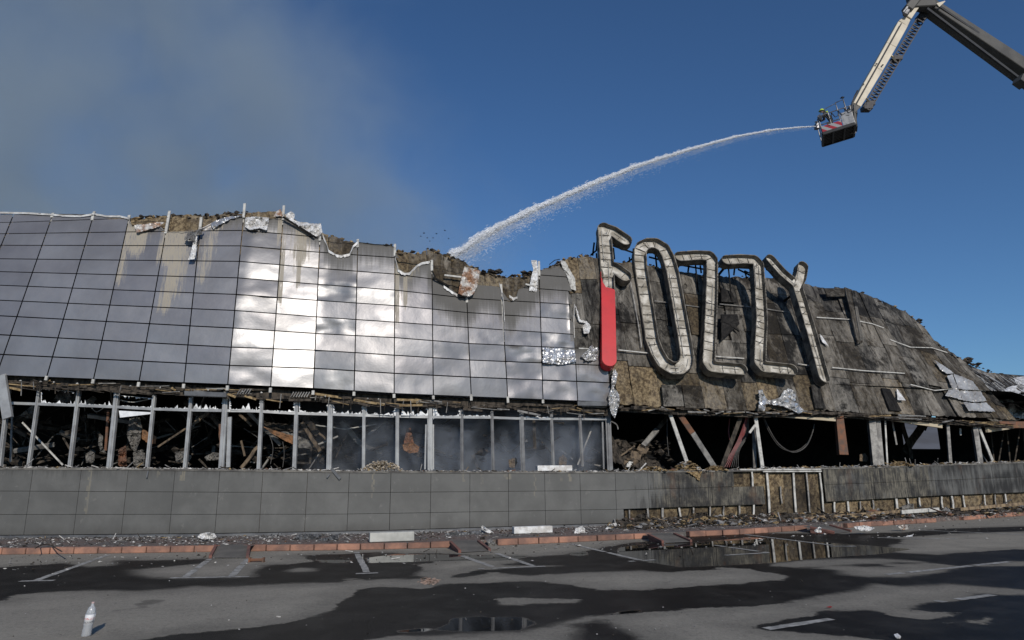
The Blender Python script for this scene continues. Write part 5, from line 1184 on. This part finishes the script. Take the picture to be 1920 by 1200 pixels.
# ================================================================== BOTTLE
def bottle():
    c = PZ(161, 1193); H_ = .335; r = .045
    prof = [(0, .6), (.01, .95), (.03, 1), (.20, .98), (.30, .94), (.42, 1.0), (.60, 1.0), (.70, .97), (.78, .82), (.85, .58), (.90, .33), (.93, .27), (.955, .27)]
    root = empty('plastic_bottle', c, 'clear plastic water bottle with a white label standing on the asphalt at left', 'bottle')
    lean = Vector((.035, .0, 0))
    def ring(mb, pr, n=20, mi=0):
        mb.grid(lambda u, v: (lambda k: c + lean * (pr[k][0]) + Vector((math.cos(u * 2 * math.pi) * r * pr[k][1], math.sin(u * 2 * math.pi) * r * pr[k][1], pr[k][0] * H_)))(round(v * (len(pr) - 1))), n, len(pr) - 1, mi)
    a = MB(); ring(a, prof); a.poly([c + Vector((math.cos(t) * r * .6, math.sin(t) * r * .6, .001)) for t in [i * math.pi / 10 for i in range(20)]])
    gl, nt, b = nodes('clear_plastic'); b.inputs['Base Color'].default_value = (.93, .95, .97, 1); b.inputs['Roughness'].default_value = .14; b.inputs['Transmission Weight'].default_value = .72; b.inputs['IOR'].default_value = 1.35
    a.build('body', gl, root, smooth=True, merge=.0005, solid=.0012)
    w = MB(); ring(w, [(.012, .5), (.02, .9), (.05, .96), (.33, .92)]); w.poly([c + lean * .33 + Vector((math.cos(t) * r * .92, math.sin(t) * r * .92, .33 * H_)) for t in [i * math.pi / 10 for i in range(20)]])
    wm, nt, b = nodes('water'); b.inputs['Roughness'].default_value = .0; b.inputs['Transmission Weight'].default_value = 1; b.inputs['IOR'].default_value = 1.33
    w.build('water', wm, root, smooth=True, merge=.0005)
    l = MB(); ring(l, [(.40, 1.03), (.66, 1.03)]); lb, nt, b = nodes('printed_label'); N = NT(nt); uv = N.n('ShaderNodeUVMap').outputs[0]
    sx = N.n('ShaderNodeSeparateXYZ'); N.l(uv, sx.inputs[0]); band = N.math('MULTIPLY', N.ramp(sx.outputs[1], .30, .38), N.ramp(sx.outputs[1], .62, .54)); nz = N.ramp(N.noise(N.mp(uv, (26, 9, 1)), 1, 3), .5, .56)
    cc = N.mix(N.math('MULTIPLY', band, nz), (.72, .72, .72), (.55, .16, .16)); cc = N.mix(N.ramp(sx.outputs[1], .90, .93), cc, (.35, .38, .42)); cc = N.mix(N.math('MULTIPLY', N.ramp(sx.outputs[1], .2, .12), nz), cc, (.3, .3, .33)); N.l(cc, b.inputs['Base Color'])
    l.build('label', lb, root, smooth=True, solid=.0006)
    k = MB(); ring(k, [(.955, .32), (.995, .32)]); k.poly([c + lean + Vector((math.cos(t) * r * .32, math.sin(t) * r * .32, .995 * H_)) for t in [i * math.pi / 8 for i in range(16)]]); k.build('cap', simple('cap_pink', (.55, .40, .38), (.5, .36, .34), .5, bump=0), root, smooth=False)
bottle()

# ================================================================== AERIAL PLATFORM
D0 = 36.0
root = empty('aerial_platform', P(1572, 250, D0), 'cream and grey articulated fire boom with a red and white rescue cage, against the sky', 'fire crane')
cream = simple('cream_boom_paint', (.62, .55, .42), (.50, .44, .34), .5, 0, 1.5, .03); gboom = simple('grey_boom_paint', (.095, .09, .08), (.06, .057, .052), .6, 0, 1, .05); blk = simple('black_rubber', (.02, .02, .022), (.035, .035, .035), .6, 0, 3, .05); alu = simple('bare_aluminium', (.22, .225, .23), (.10, .10, .105), .5, .5, 6, .03)
whitep2 = simple('white_gloss_paint', (.38, .38, .38), (.24, .24, .25), .4, 0, 5, .02)
def A(x, y, d=0): return P(x, y, D0 + d)
def part(name, mb, mt, **k): return mb.build(name, mt, root, **k)
m_ = MB()    # lower (cage) boom section: tapered box with a chamfered head
spine = [(1604,200,17),(1622,168,20),(1643,132,21),(1668,88,22),(1690,48,22),(1700,36,14),(1716,14,12)]
for (x0, y0, w0), (x1, y1, w1) in zip(spine, spine[1:]): m_.bar(A(x0, y0), A(x1, y1, .0), w0 * D0 / 1280, .42, side=(1, 0, .55), w2=w1 * D0 / 1280)
part('cage_boom', m_, cream, bevel=.02)
for x, y in ((1611,158),(1635,120),(1647,122)): part('bolt_head', MB().chunk(A(x + 8, y, -.3), .06, 0, 1), blk)
m_ = MB(); m_.bar(A(1700, 20, -.1), A(1722, -8, -.1), .5, .6, side=(1, 0, .5)); m_.bar(A(1706, 6, 0), A(1748, 4, .1), .9, .6, side=(0, 0, 1)); part('elbow_joint', m_, gboom, bevel=.05)
m_ = MB(); m_.tube([A(1694, 24, -.3), A(1699, 16, -.3), A(1712, 0, -.3)], .09); m_.tube([A(1697, 28, -.35), A(1702, 20, -.35)], .16); part('hydraulic_ram', m_, alu)
m_ = MB(); m_.bar(A(1722, 0, .2), A(1990, 185, 2.2), .62, .8, side=(0, 0, 1), w2=.95); part('main_boom', m_, gboom, bevel=.03)
m_ = MB(); m_.bar(A(1730, -9, -.25), A(1990, 168, 1.7), .14, .1, side=(0, 0, 1)); m_.bar(A(1738, 16, -.25), A(1990, 206, 1.7), .16, .1, side=(0, 0, 1)); part('boom_flange', m_, blk)
m_ = MB(); m_.bar(A(1758, 10, -.4), A(1772, 2, -.4), .28, .06, side=(0, 0, 1), w2=.05); part('side_plate', m_, cream)
m_ = MB(); m_.bar(A(1908, 148, .9), A(1922, 158, 1), .5, .6, side=(0, 0, 1)); part('boom_collar', m_, gboom)
# rescue ladder beside the boom
m_ = MB(); la, lb_ = (1624, 203), (1731, 26)
def Lp(t, s, d=0): return A(la[0] + (lb_[0] - la[0]) * t + s * .85, la[1] + (lb_[1] - la[1]) * t + s * .5, .5 + d)
for s in (-6, 8):
    for d in (0, .42): m_.bar(Lp(0, s, d), Lp(1, s, d), .06, .06)
nr = 30
for i in range(nr + 1):
    t = i / nr; m_.bar(Lp(t, -6), Lp(t, 8), .06, None)
    m_.bar(Lp(t, 8), Lp(t, 8, .42), .05, None)
    if i < nr: m_.bar(Lp(t, -6), Lp(t + 1 / nr, -6, .42), .045, None); m_.bar(Lp(t, -6, .42), Lp(t + 1 / nr, 8, .42), .045, None)
for t in (0, .04, .52, .96): m_.box(Lp(t, 1, .2), .5, .5, .25)
part('rescue_ladder', m_, simple('dark_ladder_metal', (.03, .03, .036), (.055, .052, .056), .6, .3, 4, .03))
m_ = MB()
for a, b, c in (((1664, 100), (1673, 106), (1681, 117)), ((1614, 178), (1624, 184), (1632, 194))): part('ladder_bracket', MB().bar(A(*a), A(*b, .3), .1).bar(A(*b, .3), A(*c, .6), .1), cream)
# arm linking cage and boom
m_ = MB(); m_.bar(A(1596, 208), A(1606, 196), .5, .35, side=(1, 0, .5)); m_.bar(A(1595, 205, -.1), A(1599, 250, -.1), .26, .2); m_.bar(A(1601, 212, .2), A(1603, 245, .2), .12, .12); part('cage_mount', m_, gboom, bevel=.02)
m_ = MB(); m_.tube([A(1608, 170, -.3), A(1603, 180, -.4), A(1598, 192, -.4), A(1597, 202, -.4), A(1590, 207, -.4), A(1586, 214, -.3)], .05); part('hose', m_, blk)
m_ = MB(); m_.tube([A(1602, 207, -.2), A(1603, 222, -.3), A(1601, 238, -.3), A(1604, 250, -.2)], .05); part('hose', m_, whitep2)
# cage: local frame, x towards the jet, built level then yawed
CC = A(1572, 253); ya = R(-24); ex = Vector((math.cos(ya), math.sin(ya), .0)); ey = Vector((-math.sin(ya), math.cos(ya), 0)); ez = Vector((0, 0, 1)); Mr = Matrix.Rotation(R(-9), 3, 'Y'); ex, ey, ez = Mr @ ex, Mr @ ey, Mr @ ez
def K(x, y, z): return CC + ex * x + ey * y + ez * z
m_ = MB(); Wd, Dp = .84, .92
for i in range(9): m_.bar(K(-Wd, -Dp + i * Dp / 4, 0), K(Wd, -Dp + i * Dp / 4, 0), .10, .06, side=tuple(ey))
m_.bar(K(-Wd, 0, .05), K(Wd, 0, .05), Dp * 2, .03, side=tuple(ey))
for s in (-1, 1): m_.bar(K(-Wd, s * Dp, 0), K(Wd, s * Dp, 0), .12, .16, side=tuple(ey)); m_.bar(K(s * Wd, -Dp, 0), K(s * Wd, Dp, 0), .12, .16, side=tuple(ex))
for k in (-.3, .3): m_.bar(K(k, -Dp, -.06), K(k, Dp, -.06), .09, .08, side=tuple(ex))
part('cage_floor', m_, blk)
m_ = MB(); redw, nt, b = nodes('red_white_chevrons'); N = NT(nt); uvn = N.n('ShaderNodeUVMap').outputs[0]; sp = N.n('ShaderNodeSeparateXYZ'); N.l(uvn, sp.inputs[0]); st_ = N.math('FRACT', N.math('ADD', N.math('MULTIPLY', sp.outputs[0], 2.0), N.math('MULTIPLY', sp.outputs[1], .8))); N.l(N.mix(N.ramp(st_, .48, .52), (.36, .02, .03), (.34, .34, .34)), b.inputs['Base Color']); b.inputs['Roughness'].default_value = .4
m_.grid(lambda u, v: K(-Wd + 1.25 * Wd * u, -Dp - .05, .08 + .34 * v), 6, 1); part('kick_plate', m_, redw, solid=.03)
m_ = MB(); m_.grid(lambda u, v: K(-Wd + 1.3 * Wd + .7 * Wd * u, -Dp - .05, .08 + .75 * v), 3, 1); m_.grid(lambda u, v: K(-Wd - .03, -Dp + .6 * u, .1 + .6 * v), 3, 1); part('side_plate', m_, whitep2, solid=.03)
m_ = MB()
for z in (.55, 1.1):
    c_ = [K(-Wd, -Dp, z), K(Wd, -Dp, z), K(Wd, Dp, z), K(-Wd, Dp, z), K(-Wd, -Dp, z)]
    m_.tube(c_, .03)
for x, y in ((-Wd, -Dp), (-.3, -Dp), (.2, -Dp), (.55, -Dp), (Wd, -Dp), (-Wd, Dp), (Wd, Dp), (-Wd, 0), (0, Dp)): m_.tube([K(x, y, 0), K(x, y, 1.12)], .03)
m_.tube([K(.2, -Dp, 1.1), K(.2, -Dp, 1.55), K(.62, -Dp, 1.6), K(.62, -Dp, .6)], .035); m_.tube([K(-Wd, -Dp, 1.1), K(-.4, -Dp, 1.4), K(.2, -Dp, 1.52)], .02); part('guard_rail', m_, alu)
m_ = MB(); m_.box(K(-Wd - .12, -.1, .85), .22, .3, .28); m_.tube([K(-Wd - .05, -.3, .95), K(-Wd - .2, -.4, .72), A(1531, 236.8)], [.06, .06, .04]); part('water_cannon', m_, simple('cannon_metal', (.25, .25, .27), (.1, .1, .11), .4, .6))
m_ = MB(); m_.chunk(K(-Wd - .1, -.5, .95), .11, 0, 1); part('work_lamp', m_, whitep2); m_ = MB(); m_.chunk(K(.62, -Dp, 1.72), .1, 0, 1); part('work_lamp', m_, blk)
m_ = MB(); rq = random.Random(3)
for i in range(9): a_ = K(rq.uniform(-Wd, Wd), rq.choice([-Dp, Dp]), rq.uniform(.1, 1.0)); m_.box(a_, rq.uniform(.08, .2), .12, rq.uniform(.12, .35), ya)
for i in range(5): x_ = -Wd + .35 * i; m_.tube([K(x_, -Dp - .04, 1.05), K(x_ + .12, -Dp - .08, .7), K(x_ + .3, -Dp - .05, .75), K(x_ + .35, -Dp, 1.05)], .025)
m_.box(K(Wd + .12, 0, .45), .22, .7, .9, ya); m_.box(K(-.2, Dp, .55), .9, .08, .8, ya)
for q in m_.pieces(): q.build('equipment_box' if len(q.v) == 8 else 'hose', blk, root)
m_ = MB(); m_.bar(K(Wd + .05, -.55, .1), K(Wd + .3, -.55, 1.25), .12, .1); m_.bar(K(Wd + .05, .45, .1), K(Wd + .3, .45, 1.25), .12, .1); m_.bar(K(Wd + .28, -.6, .75), K(Wd + .28, .5, .75), .1, .1); [q.build('mount_strut', gboom, root) for q in m_.pieces()]
m_ = MB(); m_.tube([A(1600, 205, -.35), A(1650, 116, -.35), A(1690, 44, -.35)], .035); m_.build('hose', blk, root)
# ================================================================== FIREFIGHTER
def body(name, joints, edges, mat, root, sub=2, rootv=0):
    me = bpy.data.meshes.new(name); o0 = root.location
    me.from_pydata([tuple(j[0] - o0) for j in joints], edges, []); o = bpy.data.objects.new(name, me); COL.objects.link(o); o.parent = root
    sk = o.modifiers.new('skin', 'SKIN')
    for i, j in enumerate(joints): v = me.skin_vertices[0].data[i]; v.radius = (j[1], j[2] if len(j) > 2 else j[1]); v.use_root = i == rootv
    o.modifiers.new('sub', 'SUBSURF').render_levels = sub; o.modifiers['sub'].levels = sub; me.materials.append(mat); return o
pl_ = empty('person', K(-.28, -.1, .08), 'firefighter in dark kit and yellow helmet leaning forward in the raised cage', 'person')
F_ = lambda x, y, z: K(-.28 + x, -.1 + y, .08 + z)
dk = simple('dark_turnout_kit', (.025, .025, .03), (.05, .048, .045), .85, 0, 8, .2); skin = simple('skin', (.45, .27, .19), (.4, .24, .17), .5, bump=0); yel = simple('helmet_yellow', (.55, .75, .08), (.45, .62, .06), .3, bump=0)
J = [(F_(.12, 0, .92), .16, .13), (F_(.06, 0, 1.12), .16, .13), (F_(-.06, 0, 1.34), .19, .14), (F_(-.14, 0, 1.46), .07),
     (F_(-.08, -.2, 1.38), .08), (F_(-.22, -.30, 1.14), .06), (F_(-.45, -.22, 1.10), .045), (F_(-.08, .2, 1.38), .08), (F_(-.22, .30, 1.14), .06), (F_(-.45, .2, 1.10), .045),
     (F_(.12, -.11, .84), .10), (F_(.06, -.13, .46), .075), (F_(.12, -.14, .07), .055), (F_(0, -.14, .04), .05), (F_(.12, .11, .84), .10), (F_(.10, .13, .46), .075), (F_(.16, .14, .07), .055), (F_(.04, .14, .04), .05)]
E_ = [(0, 1), (1, 2), (2, 3), (2, 4), (4, 5), (5, 6), (2, 7), (7, 8), (8, 9), (0, 10), (10, 11), (11, 12), (12, 13), (0, 14), (14, 15), (15, 16), (16, 17)]
body('body', J, E_, dk, pl_)
hd = MB(); hc = F_(-.20, 0, 1.58)
hd.grid(lambda u, v: hc + Vector((math.cos(u * 6.2832) * math.sin(v * math.pi) * .082, math.sin(u * 6.2832) * math.sin(v * math.pi) * .072, math.cos(v * math.pi) * .115)) + ex * (-.022 * math.exp(-((v - .52) / .07) ** 2 - ((u - .5) / .04) ** 2)), 24, 16); hd.build('head', skin, pl_, smooth=True)
for s in (-1, 1): MB().chunk(hc + ex * -.078 + ey * (.03 * s) + ez * .01, .011, 0, .8).build('eye', blk, pl_)
MB().box(hc + ex * -.077 + ez * -.055, .012, .04, .008).build('mouth', simple('lips', (.3, .12, .1), bump=0), pl_)
hm = MB(); hm.grid(lambda u, v: hc + ez * .02 + Vector((math.cos(u * 6.2832) * math.sin(v * 1.65) * (.135 + .05 * (v > .9)), math.sin(u * 6.2832) * math.sin(v * 1.65) * (.12 + .04 * (v > .9)), math.cos(v * 1.65) * .14)), 20, 8); hm.build('helmet', yel, pl_, smooth=True, solid=.01)
st = MB(); [st.box(F_(-.02, s * .13, 1.40), .2, .05, .1, ya) for s in (-1, 1)]; st.build('reflective_stripe', yel, pl_)
for s, j in ((-1, 6), (1, 9)):
    p = J[j][0]; hv = [(p, .035), (p + ex * -.06, .042)]; ed = [(0, 1)]
    for f in range(4):
        k = len(hv); b_ = p + ex * -.09 + ey * (.026 * (f - 1.5)); hv += [(b_, .0105), (b_ + ex * -.035 + ez * -.005, .010), (b_ + ex * -.055 + ez * -.03, .009), (b_ + ex * -.04 + ez * (-.05 + .004 * f), .008)]; ed += [(1, k), (k, k + 1), (k + 1, k + 2), (k + 2, k + 3)]
    k = len(hv); hv += [(p + ex * -.05 + ey * (-.045 * s), .012), (p + ex * -.075 + ey * (-.055 * s) + ez * -.03, .010)]; ed += [(0, k), (k, k + 1)]
    body('glove', hv, ed, blk, pl_, 1)

# ================================================================== WATER JET
JP = [(1528,237),(1500,238.5),(1450,243.5),(1380,256),(1300,278),(1200,309),(1100,349),(1020,384),(950,417),(900,445),(845,482)]
JD = [(845, 24.5), (1528, 35.6)]
jet = MB(); rj = random.Random(2)
def jp(t):
    x = 1528 - t * (1528 - 843); return x, ip(x, sorted(JP))
for i in range(76000):
    t = rj.random() ** .85; x, y = jp(t); d = ip(x, JD)
    sp_ = .022 + .10 * t ** .8
    clump = noise.noise(Vector((x * .035, 0, 0))) * .6 + noise.noise(Vector((x * .11, 5, 0))) * .7 + noise.noise(Vector((x * .3, 2, 0))) * .4
    g1, g2 = rj.gauss(0, 1), rj.gauss(0, 1)
    if rj.random() < .5: g1 = g1 * .35 + .45 * math.sin(x * .05) * noise.noise(Vector((x * .02, 8, 0))) * 2
    tail = rj.random() < .16 * t + .03
    c = P(x, y, d) + Vector((rj.uniform(-.1, .1), g2 * sp_ * .6, g1 * sp_ * (.55 + .3 * clump) + clump * .10 * t))
    if tail: c.z -= abs(rj.gauss(0, 1)) * (.10 + .42 * t) * (1 - .3 * t)
    s = (.004 + .007 * rj.random()) * (1 + .9 * t) * (.55 if tail else 1) * (1 + .5 * max(clump, 0))
    dirv = Vector((-1, -.35, -.25 - .5 * t)).normalized(); L = s * rj.uniform(2, 7)
    a, b = c - dirv * L, c + dirv * L; n = Vector((rj.gauss(0, 1), rj.gauss(0, 1), rj.gauss(0, 1))).cross(dirv).normalized() * s; n2 = dirv.cross(n)
    k = len(jet.v); jet.v += [tuple(a), tuple(b), tuple(c + n), tuple(c - n * .5 + n2 * .87), tuple(c - n * .5 - n2 * .87)]
    for f in ((0, 2, 3), (0, 3, 4), (0, 4, 2), (1, 3, 2), (1, 4, 3), (1, 2, 4)): jet.f.append(tuple(k + q for q in f)); jet.m.append(0); jet.c.append((0, 0, 0)); jet.uv.append([(0, 0)] * 3)
wj, nt, b = nodes('white_water'); b.inputs['Base Color'].default_value = (.93, .95, .98, 1); b.inputs['Roughness'].default_value = .3; b.inputs['Transmission Weight'].default_value = .25; b.inputs['Alpha'].default_value = .38
item('water_jet', 'water jet', 'white arc of water sprayed from the cage down behind the roof', jet, wj)
# fine mist hugging the jet, a soft real volume
def volume(name, label, cat, mbx, dens, color, build, aniso=.2):
    mt = bpy.data.materials.new(name + '_volume'); mt.use_nodes = True; nt = mt.node_tree; nt.nodes.clear(); N = NT(nt)
    out = N.n('ShaderNodeOutputMaterial'); pv_ = N.n('ShaderNodeVolumePrincipled'); pv_.inputs['Color'].default_value = (*color, 1); pv_.inputs['Anisotropy'].default_value = aniso
    N.l(build(N), pv_.inputs['Density']); N.l(pv_.outputs[0], out.inputs['Volume'])
    o = mbx.build(name, mt, origin=(0, 0, 0)); tag(o, label, cat, kind='stuff'); return o
mist = MB(); mpts = [P(x, y + 3 + 6 * i / 10, ip(x, JD)) for i, (x, y) in enumerate(JP)]
mist.tube(mpts, [.05 + .035 * i for i in range(len(mpts))], n=10)
volume('jet_mist', 'faint veil of spray around the water arc', 'mist', mist, 1, (.95, .97, 1), lambda N: N.math('MULTIPLY', N.ramp(N.noise(N.n('ShaderNodeTexCoord').outputs['Object'], 1.2, 4), .30, .7), .9))
# ash flakes in the air beside the landing point
for i, (x, y) in enumerate([(789,443),(801,446),(812,446),(841,447),(795,437),(818,438),(834,432),(806,452)]):
    item('ash_flake', 'ash flake', 'tiny dark flake floating in the sky left of where the water arc lands', MB().chunk(P(x, y, 24), .035, 0, .5), M['soot'], 'ash flakes in the air')

# ================================================================== SMOKE
sm = MB()
def bxm(mb, x0, x1, y0, y1, z0, z1):
    for f in ([(x0,y0,z0),(x1,y0,z0),(x1,y0,z1),(x0,y0,z1)], [(x1,y1,z0),(x0,y1,z0),(x0,y1,z1),(x1,y1,z1)], [(x0,y1,z0),(x0,y0,z0),(x0,y0,z1),(x0,y1,z1)], [(x1,y0,z0),(x1,y1,z0),(x1,y1,z1),(x1,y0,z1)], [(x0,y0,z1),(x1,y0,z1),(x1,y1,z1),(x0,y1,z1)], [(x0,y1,z0),(x1,y1,z0),(x1,y0,z0),(x0,y0,z0)]): mb.poly(f)
bxm(sm, -75, 6, 36, 62, 7, 58)
def plume(N):
    oc = N.n('ShaderNodeTexCoord').outputs['Object']; s = N.n('ShaderNodeSeparateXYZ'); N.l(oc, s.inputs[0])
    big = N.noise(oc, .07, 3, .5); med = N.noise(oc, .16, 5, .55, .6)
    e = N.math('SUBTRACT', 8.5, N.math('ADD', s.outputs[0], N.math('MULTIPLY', s.outputs[2], .50)))
    e = N.math('ADD', e, N.math('MULTIPLY', N.math('SUBTRACT', big, .5), 22)); e = N.math('ADD', e, N.math('MULTIPLY', N.math('SUBTRACT', med, .5), 12))
    edge_ = N.ramp(e, 0, 16)
    y_ = N.math('MULTIPLY', N.ramp(s.outputs[1], 36, 42), N.ramp(s.outputs[1], 62, 54))
    low = N.ramp(s.outputs[2], 34, 10, .55, 1.25)
    d = N.math('MULTIPLY', N.math('MULTIPLY', edge_, y_), N.math('MULTIPLY', low, N.ramp(med, .36, .64, .38, 1.4)))
    return N.math('MULTIPLY', d, .088)
volume('smoke_plume', 'broad grey smoke cloud rising behind the left half of the hall', 'smoke', sm, 1, (.58, .67, .72), plume, 0)
si = MB(); sx_ = [-6.1 + i * .5 for i in range(19)]; yy = [ip(x, BASE) + .5 for x in sx_]
sf = [(x, y) for x, y in zip(sx_, yy)] + [(sx_[-1] + 1.2, yy[-1] + 4.5), (sx_[0] + .6, yy[0] + 4.5)]
for i in range(len(sf)): (xa, ya_), (xb2, yb2) = sf[i], sf[(i + 1) % len(sf)]; si.poly([(xa, ya_, 1.6), (xb2, yb2, 1.6), (xb2, yb2, 4.5), (xa, ya_, 4.5)])
si.poly([(x, y, 4.5) for x, y in sf]); si.poly([(x, y, 1.6) for x, y in sf[::-1]])
def inner(N):
    oc = N.n('ShaderNodeTexCoord').outputs['Object']; s = N.n('ShaderNodeSeparateXYZ'); N.l(oc, s.inputs[0])
    n = N.noise(oc, .9, 5, .6, .8); f = N.math('MULTIPLY', N.ramp(s.outputs[0], -6.0, -1.6, .12, 1), N.ramp(s.outputs[0], 3.2, 2.4)); return N.math('MULTIPLY', N.math('MULTIPLY', N.ramp(n, .40, .68, .05, 1), f), 1.6)
volume('interior_smoke', 'bluish smoke drifting behind the middle and right glazed windows', 'smoke', si, 1, (.62, .68, .78), inner, 0)
